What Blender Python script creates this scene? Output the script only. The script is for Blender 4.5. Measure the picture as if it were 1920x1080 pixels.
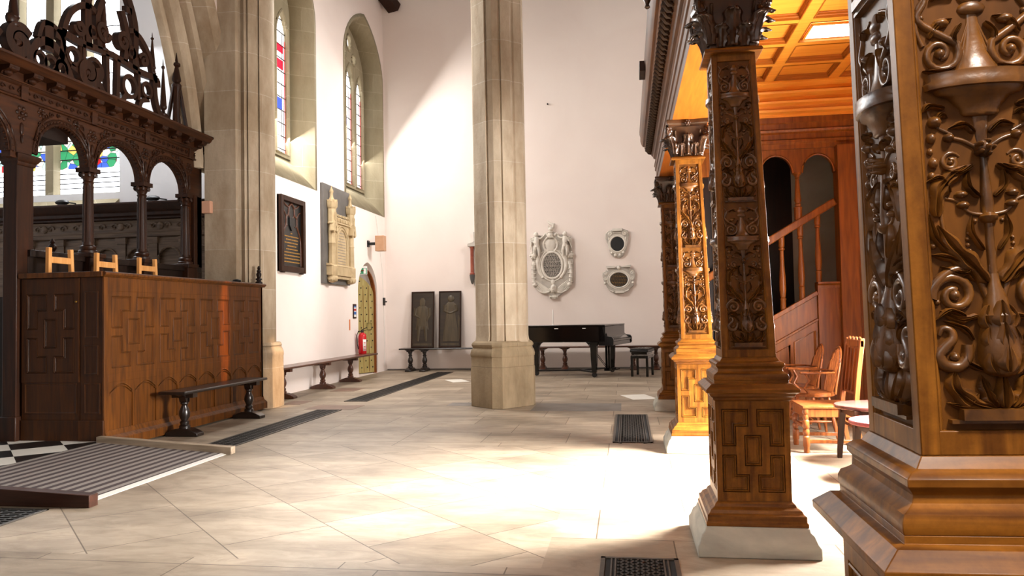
import bpy, bmesh, math, random
from mathutils import Vector, Matrix
for o in list(bpy.data.objects): bpy.data.objects.remove(o)
SC = bpy.context.scene
COL = SC.collection
PI = math.pi
rnd = random.Random(7)

# ------------------------------------------------------------------ camera
FPX, YAW, PITCH, ROLL, EYE = 1418.365, 0.150624, 0.0357295, -0.0184813, 1.25
cy_, sy_, cp_, sp_ = math.cos(YAW), math.sin(YAW), math.cos(PITCH), math.sin(PITCH)
fw = Vector((-sy_*cp_, cy_*cp_, sp_)); rt = Vector((cy_, sy_, 0)); up = rt.cross(fw)
r2 = rt*math.cos(ROLL) + up*math.sin(ROLL); u2 = up*math.cos(ROLL) - rt*math.sin(ROLL)
cam = bpy.data.cameras.new('camera'); camo = bpy.data.objects.new('camera', cam); COL.objects.link(camo)
cam.sensor_width = 36; cam.lens = FPX/1920*36; cam.clip_start = 0.05; cam.clip_end = 200
camo.matrix_world = Matrix(((r2.x, u2.x, -fw.x, 0), (r2.y, u2.y, -fw.y, 0), (r2.z, u2.z, -fw.z, EYE), (0, 0, 0, 1)))
SC.camera = camo

# ------------------------------------------------------------------ light
SC.view_settings.view_transform = 'Standard'; SC.view_settings.look = 'None'
SC.view_settings.gamma = 1; SC.view_settings.use_curve_mapping = False
SC.view_settings.exposure = 0.0
W = bpy.data.worlds.new('daylight'); SC.world = W; W.use_nodes = True
W.node_tree.nodes['Background'].inputs[0].default_value = (1.0, 0.95, 0.9, 1)
def area(name, loc, target, sx, sy, power, color=(1, 1, 1), spread=180):
    l = bpy.data.lights.new(name, 'AREA'); l.shape = 'RECTANGLE'; l.size = sx; l.size_y = sy
    l.energy = power; l.color = color; l.spread = math.radians(spread)
    o = bpy.data.objects.new(name, l); COL.objects.link(o); o.location = loc
    o.rotation_euler = (Vector(target)-Vector(loc)).to_track_quat('-Z', 'Y').to_euler(); return o
P = dict(world=.20, aisle=235, wide=600, sun=520, clere=128, n2=200, n1=460, chapel=560, west=60, pillar_fill=14, pane=2.0, paneb=6.0, lamp=12)
W.node_tree.nodes['Background'].inputs[1].default_value = P['world']
area('aisle_window_daylight', (2.92, 6.0, 1.5), (0.0, 5.5, 0.0), 1.2, 1.5, P['aisle'], (1, 0.98, 0.96), 50)
area('aisle_window_skylight', (2.94, 6.0, 1.5), (0.4, 6.0, 1.2), 1.2, 1.5, P['wide'], (1, 0.97, 0.93), 150)
area('aisle_window_sunlight', (2.9, 6.0, 2.2), (1.7, 5.9, 0.0), 1.3, 0.8, P['sun'], (1, 0.96, 0.9), 75)
area('clerestory_daylight', (2.9, 12.4, 6.6), (-5.4, 13.9, 3.3), 2.0, 2.4, P['clere'], (1, 0.97, 0.94), 60)
area('north_window_daylight', (-5.5, 15.9, 6.0), (0, 14.0, 2.0), 1.6, 3.2, P['n2'], (1, 0.98, 0.95))
area('north_window_daylight', (-5.5, 12.0, 5.5), (0, 10.0, 1.0), 1.6, 3.0, P['n1'], (1, 0.98, 0.95))
area('chapel_window_daylight', (-8.6, 10.9, 6.0), (-8.2, 6.0, 2.0), 2.0, 4.0, P['chapel'], (0.95, 0.97, 1))
area('added_pillar_fill', (1.28, 0.02, 3.78), (0.62, 1.36, 1.35), 0.45, 0.4, P['pillar_fill'], (1, 0.9, 0.78), 44)  # added lamp out of view, brightens only the nearest pillar
area('west_window_daylight', (-2.6, -3.2, 5.2), (-2.0, 6.0, 0.2), 2.6, 3.4, P['west'], (1, 0.96, 0.9))

def spot(name, loc, target, size, sx, power, color):
    l = bpy.data.lights.new(name, 'SPOT'); l.spot_size = math.radians(size); l.spot_blend = .7; l.energy = power; l.color = color; l.shadow_soft_size = .05
    o = bpy.data.objects.new(name, l); COL.objects.link(o); o.location = loc; o.rotation_euler = (Vector(target)-Vector(loc)).to_track_quat('-Z', 'Y').to_euler(); o.scale = (sx,1,1); return o
spot('stained_glass_sunbeam', (2.9, 10.2, 7.2), (-5.03, 8.95, 1.15), 7.5, .2, 14000, (1, .42, .10))
spot('stained_glass_sunbeam', (2.9, 13.0, 7.4), (-4.98, 10.28, .42), 6.0, .45, 9000, (1, .66, .38))

# ------------------------------------------------------------------ mesh helpers
class MB:
    def __init__(s): s.v = []; s.f = []; s.M = None
    def add(s, vs, fs):
        n = len(s.v)
        if s.M is not None: vs = [s.M @ Vector(p) for p in vs]
        s.v += [tuple(p) for p in vs]; s.f += [tuple(i+n for i in f) for f in fs]; return s
    def box(s, x0, x1, y0, y1, z0, z1):
        return s.add([(x0,y0,z0),(x1,y0,z0),(x1,y1,z0),(x0,y1,z0),(x0,y0,z1),(x1,y0,z1),(x1,y1,z1),(x0,y1,z1)],
                     [(0,3,2,1),(4,5,6,7),(0,1,5,4),(1,2,6,5),(2,3,7,6),(3,0,4,7)])
    def cbox(s, c, d): return s.box(c[0]-d[0]/2, c[0]+d[0]/2, c[1]-d[1]/2, c[1]+d[1]/2, c[2]-d[2]/2, c[2]+d[2]/2)
    def bar(s, a, b, w, t, upv=(0,0,1)):
        a = Vector(a); b = Vector(b); d = (b-a).normalized(); sd = d.cross(Vector(upv))
        if sd.length < 1e-4: sd = d.cross(Vector((1,0,0)))
        sd.normalize(); uu = sd.cross(d)
        vs = [p+sd*i*w/2+uu*j*t/2 for p in (a, b) for i, j in ((-1,-1),(1,-1),(1,1),(-1,1))]
        return s.add(vs, [(0,1,2,3),(7,6,5,4),(0,4,5,1),(1,5,6,2),(2,6,7,3),(3,7,4,0)])
    def loft(s, rings, cap=True, closed=True):
        n = len(rings[0]); vs = [p for r in rings for p in r]; fs = []
        for i in range(len(rings)-1):
            for j in range(n if closed else n-1):
                k = (j+1) % n; fs.append((i*n+j, i*n+k, (i+1)*n+k, (i+1)*n+j))
        if cap and closed: fs += [tuple(range(n))[::-1], tuple((len(rings)-1)*n+j for j in range(n))]
        return s.add(vs, fs)
    def sq(s, prof, cx=0, cy=0):           # square lathe: (half width, z)
        return s.loft([[(cx-w,cy-w,z),(cx+w,cy-w,z),(cx+w,cy+w,z),(cx-w,cy+w,z)] for w, z in prof])
    def lathe(s, prof, c=(0,0,0), n=16, axis='z', sx=1, sy=1):
        R = []
        for r, z in prof:
            ring = []
            for k in range(n):
                a = 2*PI*k/n; x, y = r*math.cos(a)*sx, r*math.sin(a)*sy
                p = (x, y, z) if axis == 'z' else (z, x, y) if axis == 'x' else (y, z, x)
                ring.append((c[0]+p[0], c[1]+p[1], c[2]+p[2]))
            R.append(ring)
        return s.loft(R)
    def prism(s, poly, axis, a, b):        # poly in the two other axes, in order xyz
        def P(p, t): return (t,p[0],p[1]) if axis == 'x' else (p[0],t,p[1]) if axis == 'y' else (p[0],p[1],t)
        return s.loft([[P(p, a) for p in poly], [P(p, b) for p in poly]])
    def tube(s, pts, r, n=8, flat=1.0, nv=None):
        pts = [Vector(p) for p in pts]; m = len(pts); rr = r if hasattr(r, '__len__') else [r]*m; R = []
        ref = Vector(nv) if nv else None
        for i, p in enumerate(pts):
            d = (pts[min(i+1,m-1)]-pts[max(i-1,0)]).normalized()
            a = ref if ref else (Vector((0,0,1)) if abs(d.z) < .9 else Vector((1,0,0)))
            e = d.cross(a).normalized(); g = e.cross(d)
            R.append([p+e*rr[i]*math.cos(2*PI*k/n)+g*rr[i]*flat*math.sin(2*PI*k/n) for k in range(n)])
        return s.loft(R)
    def ball(s, c, rx, ry=None, rz=None, n=10, m=6):
        ry = ry or rx; rz = rz or rx; R = []
        for i in range(m+1):
            t = -PI/2+PI*i/m; q = max(math.cos(t), .02)
            R.append([(c[0]+rx*q*math.cos(2*PI*k/n), c[1]+ry*q*math.sin(2*PI*k/n), c[2]+rz*math.sin(t)) for k in range(n)])
        return s.loft(R)
    def sheet(s, f, nu, nv):               # open grid f(i/nu, j/nv)
        vs = [f(i/nu, j/nv) for i in range(nu+1) for j in range(nv+1)]; w = nv+1
        return s.add(vs, [(i*w+j, (i+1)*w+j, (i+1)*w+j+1, i*w+j+1) for i in range(nu) for j in range(nv)])
    def join(s, o, fn=None): return s.add([fn(p) for p in o.v] if fn else o.v, o.f)
    def build(s, name, m, parent=None, label=None, smooth=35, bevel=0, solid=0, world=None, warp=None):
        vs = s.v
        if world is not None: vs = [(p[0]-world[0], p[1]-world[1], p[2]-world[2]) for p in vs]
        if warp: vs = [warp(p) for p in vs]
        me = bpy.data.meshes.new(name); me.from_pydata(vs, [], s.f); me.validate()
        bm = bmesh.new(); bm.from_mesh(me)
        if not solid: bmesh.ops.recalc_face_normals(bm, faces=bm.faces)
        bm.to_mesh(me); bm.free()
        me.materials.append(m)
        if smooth:
            me.polygons.foreach_set('use_smooth', [True]*len(me.polygons)); me.set_sharp_from_angle(angle=math.radians(smooth))
        o = bpy.data.objects.new(name, me); COL.objects.link(o)
        if parent is not None: o.parent = parent
        if label: o['label'] = label
        if solid:
            q = o.modifiers.new('thick', 'SOLIDIFY'); q.thickness = solid; q.offset = 0
        if bevel:
            q = o.modifiers.new('bevel', 'BEVEL'); q.width = bevel; q.segments = 2; q.limit_method = 'ANGLE'; q.angle_limit = math.radians(40)
        return o
def thing(name, label, cat, loc=(0,0,0), rz=0, group=None):
    o = bpy.data.objects.new(name, None); COL.objects.link(o); o.empty_display_size = .1
    o.location = loc; o.rotation_euler = (0,0,rz); return tag(o, label, cat, group)
def tag(o, label=None, cat=None, group=None, kind=None):
    if label: o['label'] = label
    if cat: o['category'] = cat
    if group: o['group'] = group
    if kind: o['kind'] = kind
    return o
def struct(o, label=None): return tag(o, label, None, None, 'structure')
def dup(root, loc, rz=None, label=None):
    def cp(o, p):
        c = o.copy(); COL.objects.link(c)
        if p is not None: c.parent = p
        for k in kids.get(o.name, []): cp(k, c)
        return c
    kids = {}
    for q in COL.objects:
        if q.parent: kids.setdefault(q.parent.name, []).append(q)
    r = cp(root, None); r.location = loc
    if rz is not None: r.rotation_euler = (0,0,rz)
    if label: r['label'] = label
    return r

# ------------------------------------------------------------------ materials
def lin(h):
    h = h.lstrip('#'); c = [int(h[i:i+2], 16)/255 for i in (0,2,4)]
    return tuple((x/12.92 if x <= .04045 else ((x+.055)/1.055)**2.4) for x in c)+(1,)
def newmat(name):
    m = bpy.data.materials.new(name); m.use_nodes = True; nt = m.node_tree
    return m, nt, nt.nodes, nt.links, nt.nodes['Principled BSDF']
def noisy(name, c1, c2, rough=.5, scale=(8,8,8), detail=6, bump=.2, bscale=None, dist=.005, spec=.5, metal=0, lo=.35, hi=.65, coat=0):
    m, nt, N, L, b = newmat(name)
    tc = N.new('ShaderNodeTexCoord'); mp = N.new('ShaderNodeMapping'); mp.inputs['Scale'].default_value = scale
    no = N.new('ShaderNodeTexNoise'); no.inputs['Scale'].default_value = 1; no.inputs['Detail'].default_value = detail; no.inputs['Distortion'].default_value = .6
    cr = N.new('ShaderNodeValToRGB'); cr.color_ramp.elements[0].color = lin(c1); cr.color_ramp.elements[1].color = lin(c2)
    cr.color_ramp.elements[0].position = lo; cr.color_ramp.elements[1].position = hi
    L.new(tc.outputs['Object'], mp.inputs[0]); L.new(mp.outputs[0], no.inputs['Vector']); L.new(no.outputs[0], cr.inputs[0]); L.new(cr.outputs[0], b.inputs['Base Color'])
    b.inputs['Roughness'].default_value = rough; b.inputs['Metallic'].default_value = metal; b.inputs['Specular IOR Level'].default_value = spec
    b.inputs['Coat Weight'].default_value = coat; b.inputs['Coat Roughness'].default_value = .25
    if bump:
        bp = N.new('ShaderNodeBump'); bp.inputs['Strength'].default_value = bump; bp.inputs['Distance'].default_value = dist
        if bscale:
            n2 = N.new('ShaderNodeTexNoise'); n2.inputs['Scale'].default_value = bscale; n2.inputs['Detail'].default_value = 5
            L.new(tc.outputs['Object'], n2.inputs['Vector']); L.new(n2.outputs[0], bp.inputs['Height'])
        else: L.new(no.outputs[0], bp.inputs['Height'])
        L.new(bp.outputs[0], b.inputs['Normal'])
    return m
def wood(name, c1, c2, rough=.35, grain='z', coat=.15, sc=1.0):
    s = {'z': (28,28,2.2), 'x': (2.2,28,28), 'y': (28,2.2,28)}[grain]
    return noisy(name, c1, c2, rough, tuple(k*sc for k in s), 8, .12, None, .003, .2, 0, .32, .68, coat)
def flecked(name, c1, c2, rough, grain):
    m = wood(name, c1, c2, rough, grain, .03); nt = m.node_tree; N, L = nt.nodes, nt.links; b = N['Principled BSDF']
    tc = [n for n in N if n.type == 'TEX_COORD'][0]; cr = [n for n in N if n.type == 'VALTORGB'][0]
    n2 = N.new('ShaderNodeTexNoise'); n2.inputs['Scale'].default_value = 14; n2.inputs['Detail'].default_value = 10; n2.inputs['Roughness'].default_value = .75
    r2 = N.new('ShaderNodeValToRGB'); r2.color_ramp.elements[0].position = .38; r2.color_ramp.elements[1].position = .62; r2.color_ramp.elements[0].color = lin('#9c8468'); r2.color_ramp.elements[1].color = (1,1,1,1)
    mx = N.new('ShaderNodeMix'); mx.data_type = 'RGBA'; mx.blend_type = 'MULTIPLY'; mx.inputs[0].default_value = .5
    L.new(tc.outputs['Object'], n2.inputs['Vector']); L.new(n2.outputs[0], r2.inputs[0]); L.new(cr.outputs[0], mx.inputs[6]); L.new(r2.outputs[0], mx.inputs[7]); L.new(mx.outputs[2], b.inputs['Base Color']); return m
def flat(name, c, rough=.5, metal=0, spec=.5): return noisy(name, c, c, rough, bump=0, metal=metal, spec=spec)
def emit(name, c, s):
    m, nt, N, L, b = newmat(name); b.inputs['Base Color'].default_value = lin(c)
    b.inputs['Emission Color'].default_value = lin(c); b.inputs['Emission Strength'].default_value = s; return m
M = {}
M['plaster'] = noisy('limewashed_plaster', '#eee0d8', '#f3e7df', .9, (.6,.6,.6), 5, .25, 3.5, .02, .2)
M['plaster2'] = noisy('white_plaster', '#eceef2', '#f2f3f6', .9, (1,1,1), 4, .1, 6, .01, .2)
M['grayplaster'] = noisy('grey_plaster', '#8d8478', '#a39a8c', .9, (1.5,1.5,1.5), 4, .1, 6, .01, .2)
M['oak'] = flecked('polished_oak', '#5c350e', '#96601f', .40, 'z')
M['oakx'] = flecked('polished_oak_across', '#58320e', '#8f5a1c', .38, 'x')
M['oaky'] = wood('polished_oak_along', '#45270f', '#6e4218', .42, 'y', .03)
M['carved'] = noisy('carved_oak', '#3c220b', '#744817', .33, (22,22,9), 8, .3, 45, .004, .5, 0, .3, .7, .15)
M['ground'] = noisy('carving_ground_oak', '#42260c', '#683f15', .45, (16,16,5), 6, .3, None, .003, .15, 0, .3, .7, .05)
M['capital'] = noisy('carved_capital_oak', '#2c1a0d', '#4a2e14', .36, (14,14,8), 6, .15, None, .003, .5, 0, .3, .7, .2)
M['ceil'] = wood('golden_ceiling_oak', '#dd8d2e', '#eba03c', .42, 'x', .1)
M['pine'] = wood('varnished_oak_panel', '#5e300b', '#834714', .4, 'z', .15)
M['dark'] = wood('dark_oak', '#211007', '#361b0b', .45, 'z', .05)
M['darky'] = wood('dark_oak_along', '#28140a', '#42230f', .45, 'y', .05)
M['black'] = wood('blackened_oak', '#120a07', '#20120c', .45, 'z', .1)
M['pew'] = wood('pew_oak', '#3d2007', '#61360c', .48, 'z', .03)
M['bench'] = noisy('bench_oak', '#3a1d10', '#592e18', .32, (20,4,20), 6, .1, None, .003, .5, 0, .3, .7, .3)
M['blackbench'] = noisy('black_bench_oak', '#100a08', '#1d120d', .3, (20,4,20), 6, .1, None, .003, .5, 0, .3, .7, .3)
M['lightwood'] = wood('light_beech', '#c98a4a', '#dda263', .45, 'z', .05)
M['piano'] = flat('piano_black_lacquer', '#050506', .12)
M['leather'] = noisy('black_leather', '#0d0c0c', '#161414', .4, (30,30,30), 4, .2)
M['redleather'] = noisy('red_leather', '#6b2626', '#7d3030', .45, (30,30,30), 4, .1)
M['marble'] = noisy('monument_marble', '#d4ccc0', '#e8e1d6', .6, (6,6,6), 5, .15, 30, .004)
M['greymarble'] = noisy('grey_marble', '#aaa298', '#c2bab0', .55, (6,6,6), 5, .15, 30, .004)
M['cream'] = noisy('cream_stone', '#b19a74', '#c4ad86', .7, (6,6,6), 5, .1, 30, .004)
M['slate'] = noisy('grey_slate', '#55524f', '#66625e', .5, (3,3,3), 4, .05)
M['blackslate'] = noisy('black_slate', '#0d0d0d', '#151514', .35, (3,3,3), 4, .0)
M['gilt'] = flat('gilt_lettering', '#b98d43', .4, .6)
M['inkline'] = flat('engraved_lettering', '#2a241e', .8)
M['greyink'] = flat('worn_lettering', '#8e8378', .8)
M['darkbronze'] = noisy('dark_panel', '#251b12', '#332619', .4, (3,3,10), 5, .1)
M['brassfig'] = noisy('dark_bronze_figure', '#3d3222', '#51442f', .4, (30,30,3), 5, .2)
M['iron'] = noisy('cast_iron', '#1d1a17', '#2c2722', .5, (20,20,20), 4, .2, metal=.3)
M['pit'] = flat('grating_shadow_pit', '#0b0a09', .9)
M['rail'] = noisy('grating_border_iron', '#3a352f', '#4a443d', .45, (20,20,20), 4, .1, metal=.4)
M['red'] = flat('red_enamel', '#c01018', .3)
M['white'] = flat('white_paint', '#ece8e2', .5)
M['green'] = flat('sign_green', '#1f8a5a', .5)
M['blue'] = flat('sign_blue', '#3a6ab0', .5)
M['beige'] = noisy('beige_speaker_case', '#b98e6c', '#c29674', .55, (10,10,10), 3, 0)
M['pinkbeige'] = flat('pale_pink_case', '#d9a68a', .6)
M['brass'] = flat('brass', '#8d6a2c', .35, .9)
M['blk'] = flat('black_plastic', '#0c0c0d', .4)
M['doorwood'] = wood('pale_door_oak', '#8d7a45', '#b5a46a', .55, 'z', 0)
M['doorframe'] = wood('door_frame_oak', '#6e3a17', '#8a4d22', .5, 'z', 0)
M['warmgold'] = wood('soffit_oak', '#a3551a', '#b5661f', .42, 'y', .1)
M['tabletop'] = noisy('mahogany_top', '#4a2722', '#653a33', .25, (4,20,20), 5, .05, None, .002, .5, 0, .3, .7, .3)
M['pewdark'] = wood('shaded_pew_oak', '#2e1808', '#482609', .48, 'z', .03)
M['edge'] = flat('pale_edge_strip', '#a8a29a', .6)
M['kerbdark'] = wood('dark_ramp_kerb', '#2a1710', '#3d2318', .4, 'x', .05)
M['coffer'] = wood('coffer_moulding_oak', '#8a4c14', '#a5601e', .42, 'x', .05)

def stone_mat(name, c1, c2, c3, mortar, vert=True, bw=.9, bh=.42, stain=1.0):
    m, nt, N, L, b = newmat(name)
    tc = N.new('ShaderNodeTexCoord'); sx = N.new('ShaderNodeSeparateXYZ'); cx = N.new('ShaderNodeCombineXYZ'); ad = N.new('ShaderNodeMath')
    L.new(tc.outputs['Object'], sx.inputs[0]); L.new(sx.outputs[0], ad.inputs[0]); L.new(sx.outputs[1], ad.inputs[1]); L.new(ad.outputs[0], cx.inputs[0]); L.new(sx.outputs[2], cx.inputs[1])
    br = N.new('ShaderNodeTexBrick'); L.new(cx.outputs[0], br.inputs['Vector'])
    br.inputs['Scale'].default_value = 1; br.inputs['Brick Width'].default_value = bw; br.inputs['Row Height'].default_value = bh
    br.inputs['Mortar Size'].default_value = .006; br.inputs['Mortar Smooth'].default_value = .3
    br.inputs['Color1'].default_value = lin(c1); br.inputs['Color2'].default_value = lin(c2); br.inputs['Mortar'].default_value = lin(mortar)
    n1 = N.new('ShaderNodeTexNoise'); n1.inputs['Scale'].default_value = 2.2; n1.inputs['Detail'].default_value = 9; n1.inputs['Roughness'].default_value = .65
    mp = N.new('ShaderNodeMapping'); mp.inputs['Scale'].default_value = (1,1,.35); L.new(tc.outputs['Object'], mp.inputs[0]); L.new(mp.outputs[0], n1.inputs['Vector'])
    cr = N.new('ShaderNodeValToRGB'); cr.color_ramp.elements[0].position = .38; cr.color_ramp.elements[1].position = .68
    cr.color_ramp.elements[0].color = (0,0,0,1); cr.color_ramp.elements[1].color = (1,1,1,1); L.new(n1.outputs[0], cr.inputs[0])
    mx = N.new('ShaderNodeMix'); mx.data_type = 'RGBA'; mx.inputs[7].default_value = lin(c3)
    sc = N.new('ShaderNodeMath'); sc.operation = 'MULTIPLY'; sc.inputs[1].default_value = stain*.75
    L.new(cr.outputs[0], sc.inputs[0]); L.new(sc.outputs[0], mx.inputs[0]); L.new(br.outputs[0], mx.inputs[6]); L.new(mx.outputs[2], b.inputs['Base Color'])
    b.inputs['Roughness'].default_value = .85; b.inputs['Specular IOR Level'].default_value = .25
    n2 = N.new('ShaderNodeTexNoise'); n2.inputs['Scale'].default_value = 25; n2.inputs['Detail'].default_value = 8; L.new(tc.outputs['Object'], n2.inputs['Vector'])
    bp = N.new('ShaderNodeBump'); bp.inputs['Strength'].default_value = .35; bp.inputs['Distance'].default_value = .01; L.new(n2.outputs[0], bp.inputs['Height']); L.new(bp.outputs[0], b.inputs['Normal'])
    return m
M['stone'] = stone_mat('weathered_limestone', '#b5a48c', '#c3b49e', '#8a745a', '#cfc4b2', bw=6, bh=.56, stain=1.15)
M['stonelow'] = stone_mat('worn_base_stone', '#a08d70', '#948066', '#62503a', '#84725a', bw=3, bh=.55)
M['stonelt'] = stone_mat('window_stone', '#9b9076', '#a69b82', '#7b7056', '#b5aa92', stain=.8)
M['plinth'] = noisy('grey_plinth_stone', '#bdb9aa', '#98948a', .7, (2,2,6), 7, .3, 20, .008, .3)
M['ledger'] = noisy('dark_ledger_stone', '#625b54', '#777069', .45, (3,3,3), 6, .1)
M['ledgerwarm'] = noisy('brown_ledger_stone', '#6b5040', '#7b5e4b', .45, (3,3,3), 6, .1)
M['paleledger'] = noisy('white_marble_slab', '#d9d4c8', '#e4dfd4', .4, (3,3,3), 6, .05)

def floor_mat():
    m, nt, N, L, b = newmat('stone_flags')
    tc = N.new('ShaderNodeTexCoord')
    def brick(rot, bw, bh, off):
        mp = N.new('ShaderNodeMapping'); mp.inputs['Rotation'].default_value = (0,0,rot); mp.inputs['Location'].default_value = (off,off*.37,0); L.new(tc.outputs['Object'], mp.inputs[0])
        br = N.new('ShaderNodeTexBrick'); L.new(mp.outputs[0], br.inputs['Vector']); br.inputs['Scale'].default_value = 1
        br.inputs['Brick Width'].default_value = bw; br.inputs['Row Height'].default_value = bh; br.inputs['Mortar Size'].default_value = .004; br.inputs['Mortar Smooth'].default_value = .2
        br.inputs['Bias'].default_value = 0; br.offset_frequency = 2; br.squash = .8; br.squash_frequency = 3
        br.inputs['Color1'].default_value = lin('#c4b8a8'); br.inputs['Color2'].default_value = lin('#a99c8b'); br.inputs['Mortar'].default_value = lin('#6a5a49')
        return br
    A = brick(0, 1.05, .62, .2); B = brick(PI/4, .78, .62, .1)
    sx = N.new('ShaderNodeSeparateXYZ'); L.new(tc.outputs['Object'], sx.inputs[0])
    def cmp(sock, op, v):
        q = N.new('ShaderNodeMath'); q.operation = op; q.inputs[1].default_value = v; L.new(sock, q.inputs[0]); return q.outputs[0]
    def mul(a, c):
        q = N.new('ShaderNodeMath'); q.operation = 'MULTIPLY'; L.new(a, q.inputs[0]); L.new(c, q.inputs[1]); return q.outputs[0]
    mask = mul(mul(cmp(sx.outputs[1], 'LESS_THAN', 7.15), cmp(sx.outputs[1], 'GREATER_THAN', 3.75)), cmp(sx.outputs[0], 'LESS_THAN', -.45))
    mx = N.new('ShaderNodeMix'); mx.data_type = 'RGBA'; L.new(mask, mx.inputs[0]); L.new(A.outputs[0], mx.inputs[6]); L.new(B.outputs[0], mx.inputs[7])
    n1 = N.new('ShaderNodeTexNoise'); n1.inputs['Scale'].default_value = .9; n1.inputs['Detail'].default_value = 9; n1.inputs['Roughness'].default_value = .62
    mp = N.new('ShaderNodeMapping'); mp.inputs['Scale'].default_value = (1,2.0,1); L.new(tc.outputs['Object'], mp.inputs[0]); L.new(mp.outputs[0], n1.inputs['Vector'])
    cr = N.new('ShaderNodeValToRGB'); cr.color_ramp.elements[0].position = .35; cr.color_ramp.elements[1].position = .7; cr.color_ramp.elements[0].color = lin('#8f7f6c'); cr.color_ramp.elements[1].color = lin('#ece2d4')
    L.new(n1.outputs[0], cr.inputs[0])
    m2 = N.new('ShaderNodeMix'); m2.data_type = 'RGBA'; m2.blend_type = 'MULTIPLY'; m2.inputs[0].default_value = .8; L.new(mx.outputs[2], m2.inputs[6]); L.new(cr.outputs[0], m2.inputs[7])
    n4 = N.new('ShaderNodeTexNoise'); n4.inputs['Scale'].default_value = 3.2; n4.inputs['Detail'].default_value = 12; n4.inputs['Roughness'].default_value = .7; n4.inputs['Distortion'].default_value = 1.2
    m4 = N.new('ShaderNodeMapping'); m4.inputs['Scale'].default_value = (.8,2.2,1); L.new(tc.outputs['Object'], m4.inputs[0]); L.new(m4.outputs[0], n4.inputs['Vector'])
    c4 = N.new('ShaderNodeValToRGB'); c4.color_ramp.elements[0].position = .36; c4.color_ramp.elements[1].position = .56; c4.color_ramp.elements[0].color = lin('#a0907c'); c4.color_ramp.elements[1].color = (1,1,1,1); L.new(n4.outputs[0], c4.inputs[0])
    g = N.new('ShaderNodeMix'); g.data_type = 'RGBA'; g.blend_type = 'MULTIPLY'; g.inputs[0].default_value = .4; L.new(m2.outputs[2], g.inputs[6]); L.new(c4.outputs[0], g.inputs[7])
    L.new(g.outputs[2], b.inputs['Base Color'])
    b.inputs['Roughness'].default_value = .5; b.inputs['Specular IOR Level'].default_value = .4
    n3 = N.new('ShaderNodeTexNoise'); n3.inputs['Scale'].default_value = 9; n3.inputs['Detail'].default_value = 7; L.new(tc.outputs['Object'], n3.inputs['Vector'])
    bp = N.new('ShaderNodeBump'); bp.inputs['Strength'].default_value = .15; bp.inputs['Distance'].default_value = .01; L.new(n3.outputs[0], bp.inputs['Height']); L.new(bp.outputs[0], b.inputs['Normal'])
    return m
M['floor'] = floor_mat()
def stripe_mat():
    m, nt, N, L, b = newmat('striped_ramp_carpet')
    tc = N.new('ShaderNodeTexCoord'); sx = N.new('ShaderNodeSeparateXYZ'); L.new(tc.outputs['Object'], sx.inputs[0])
    a = N.new('ShaderNodeMath'); a.operation = 'MULTIPLY'; a.inputs[1].default_value = 1/.092; L.new(sx.outputs[0], a.inputs[0])
    f = N.new('ShaderNodeMath'); f.operation = 'FRACT'; L.new(a.outputs[0], f.inputs[0])
    c = N.new('ShaderNodeMath'); c.operation = 'GREATER_THAN'; c.inputs[1].default_value = .5; L.new(f.outputs[0], c.inputs[0])
    mx = N.new('ShaderNodeMix'); mx.data_type = 'RGBA'; mx.inputs[6].default_value = lin('#70675f'); mx.inputs[7].default_value = lin('#26110f'); L.new(c.outputs[0], mx.inputs[0]); L.new(mx.outputs[2], b.inputs['Base Color'])
    b.inputs['Roughness'].default_value = .8; return m
M['stripe'] = stripe_mat()
def checker_mat():
    m, nt, N, L, b = newmat('black_and_white_marble_tiles')
    tc = N.new('ShaderNodeTexCoord'); mp = N.new('ShaderNodeMapping'); mp.inputs['Rotation'].default_value = (0,0,PI/4); L.new(tc.outputs['Object'], mp.inputs[0])
    ch = N.new('ShaderNodeTexChecker'); ch.inputs['Scale'].default_value = 2.4; ch.inputs[1].default_value = lin('#d8d2c6'); ch.inputs[2].default_value = lin('#121110'); L.new(mp.outputs[0], ch.inputs[0])
    L.new(ch.outputs[0], b.inputs['Base Color']); b.inputs['Roughness'].default_value = .35; return m
M['checker'] = checker_mat()
def stained_mat(name, strength, sc=5.0, cols=('#c01020','#2f8a5a','#f0ece2','#3a5ac0','#e8e2d0','#e0c060','#b8e0dc')):
    m, nt, N, L, b = newmat(name)
    tc = N.new('ShaderNodeTexCoord'); vo = N.new('ShaderNodeTexVoronoi'); vo.inputs['Scale'].default_value = sc; L.new(tc.outputs['Object'], vo.inputs['Vector'])
    sp = N.new('ShaderNodeSeparateColor'); L.new(vo.outputs['Color'], sp.inputs[0])
    cr = N.new('ShaderNodeValToRGB'); cr.color_ramp.interpolation = 'CONSTANT'; e = cr.color_ramp.elements
    e[0].color = lin(cols[0]); e[1].color = lin(cols[-1]); e[1].position = .85
    for i, c in enumerate(cols[1:-1]): k = e.new((i+1)/len(cols)); k.color = lin(c)
    L.new(sp.outputs[0], cr.inputs[0])
    ve = N.new('ShaderNodeTexVoronoi'); ve.feature = 'DISTANCE_TO_EDGE'; ve.inputs['Scale'].default_value = sc; L.new(tc.outputs['Object'], ve.inputs['Vector'])
    gt = N.new('ShaderNodeMath'); gt.operation = 'GREATER_THAN'; gt.inputs[1].default_value = .035; L.new(ve.outputs['Distance'], gt.inputs[0])
    ml = N.new('ShaderNodeMath'); ml.operation = 'MULTIPLY'; ml.inputs[1].default_value = strength; L.new(gt.outputs[0], ml.inputs[0])
    L.new(cr.outputs[0], b.inputs['Base Color']); L.new(cr.outputs[0], b.inputs['Emission Color']); L.new(ml.outputs[0], b.inputs['Emission Strength']); return m
M['stained'] = stained_mat('lit_stained_glass', 1.3, 8.0)
M['glass'] = emit('daylit_clear_glass', '#fbf8f6', P['pane'])
M['glassb'] = emit('sunlit_chapel_glass', '#f4f8ff', P['paneb'])
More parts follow.
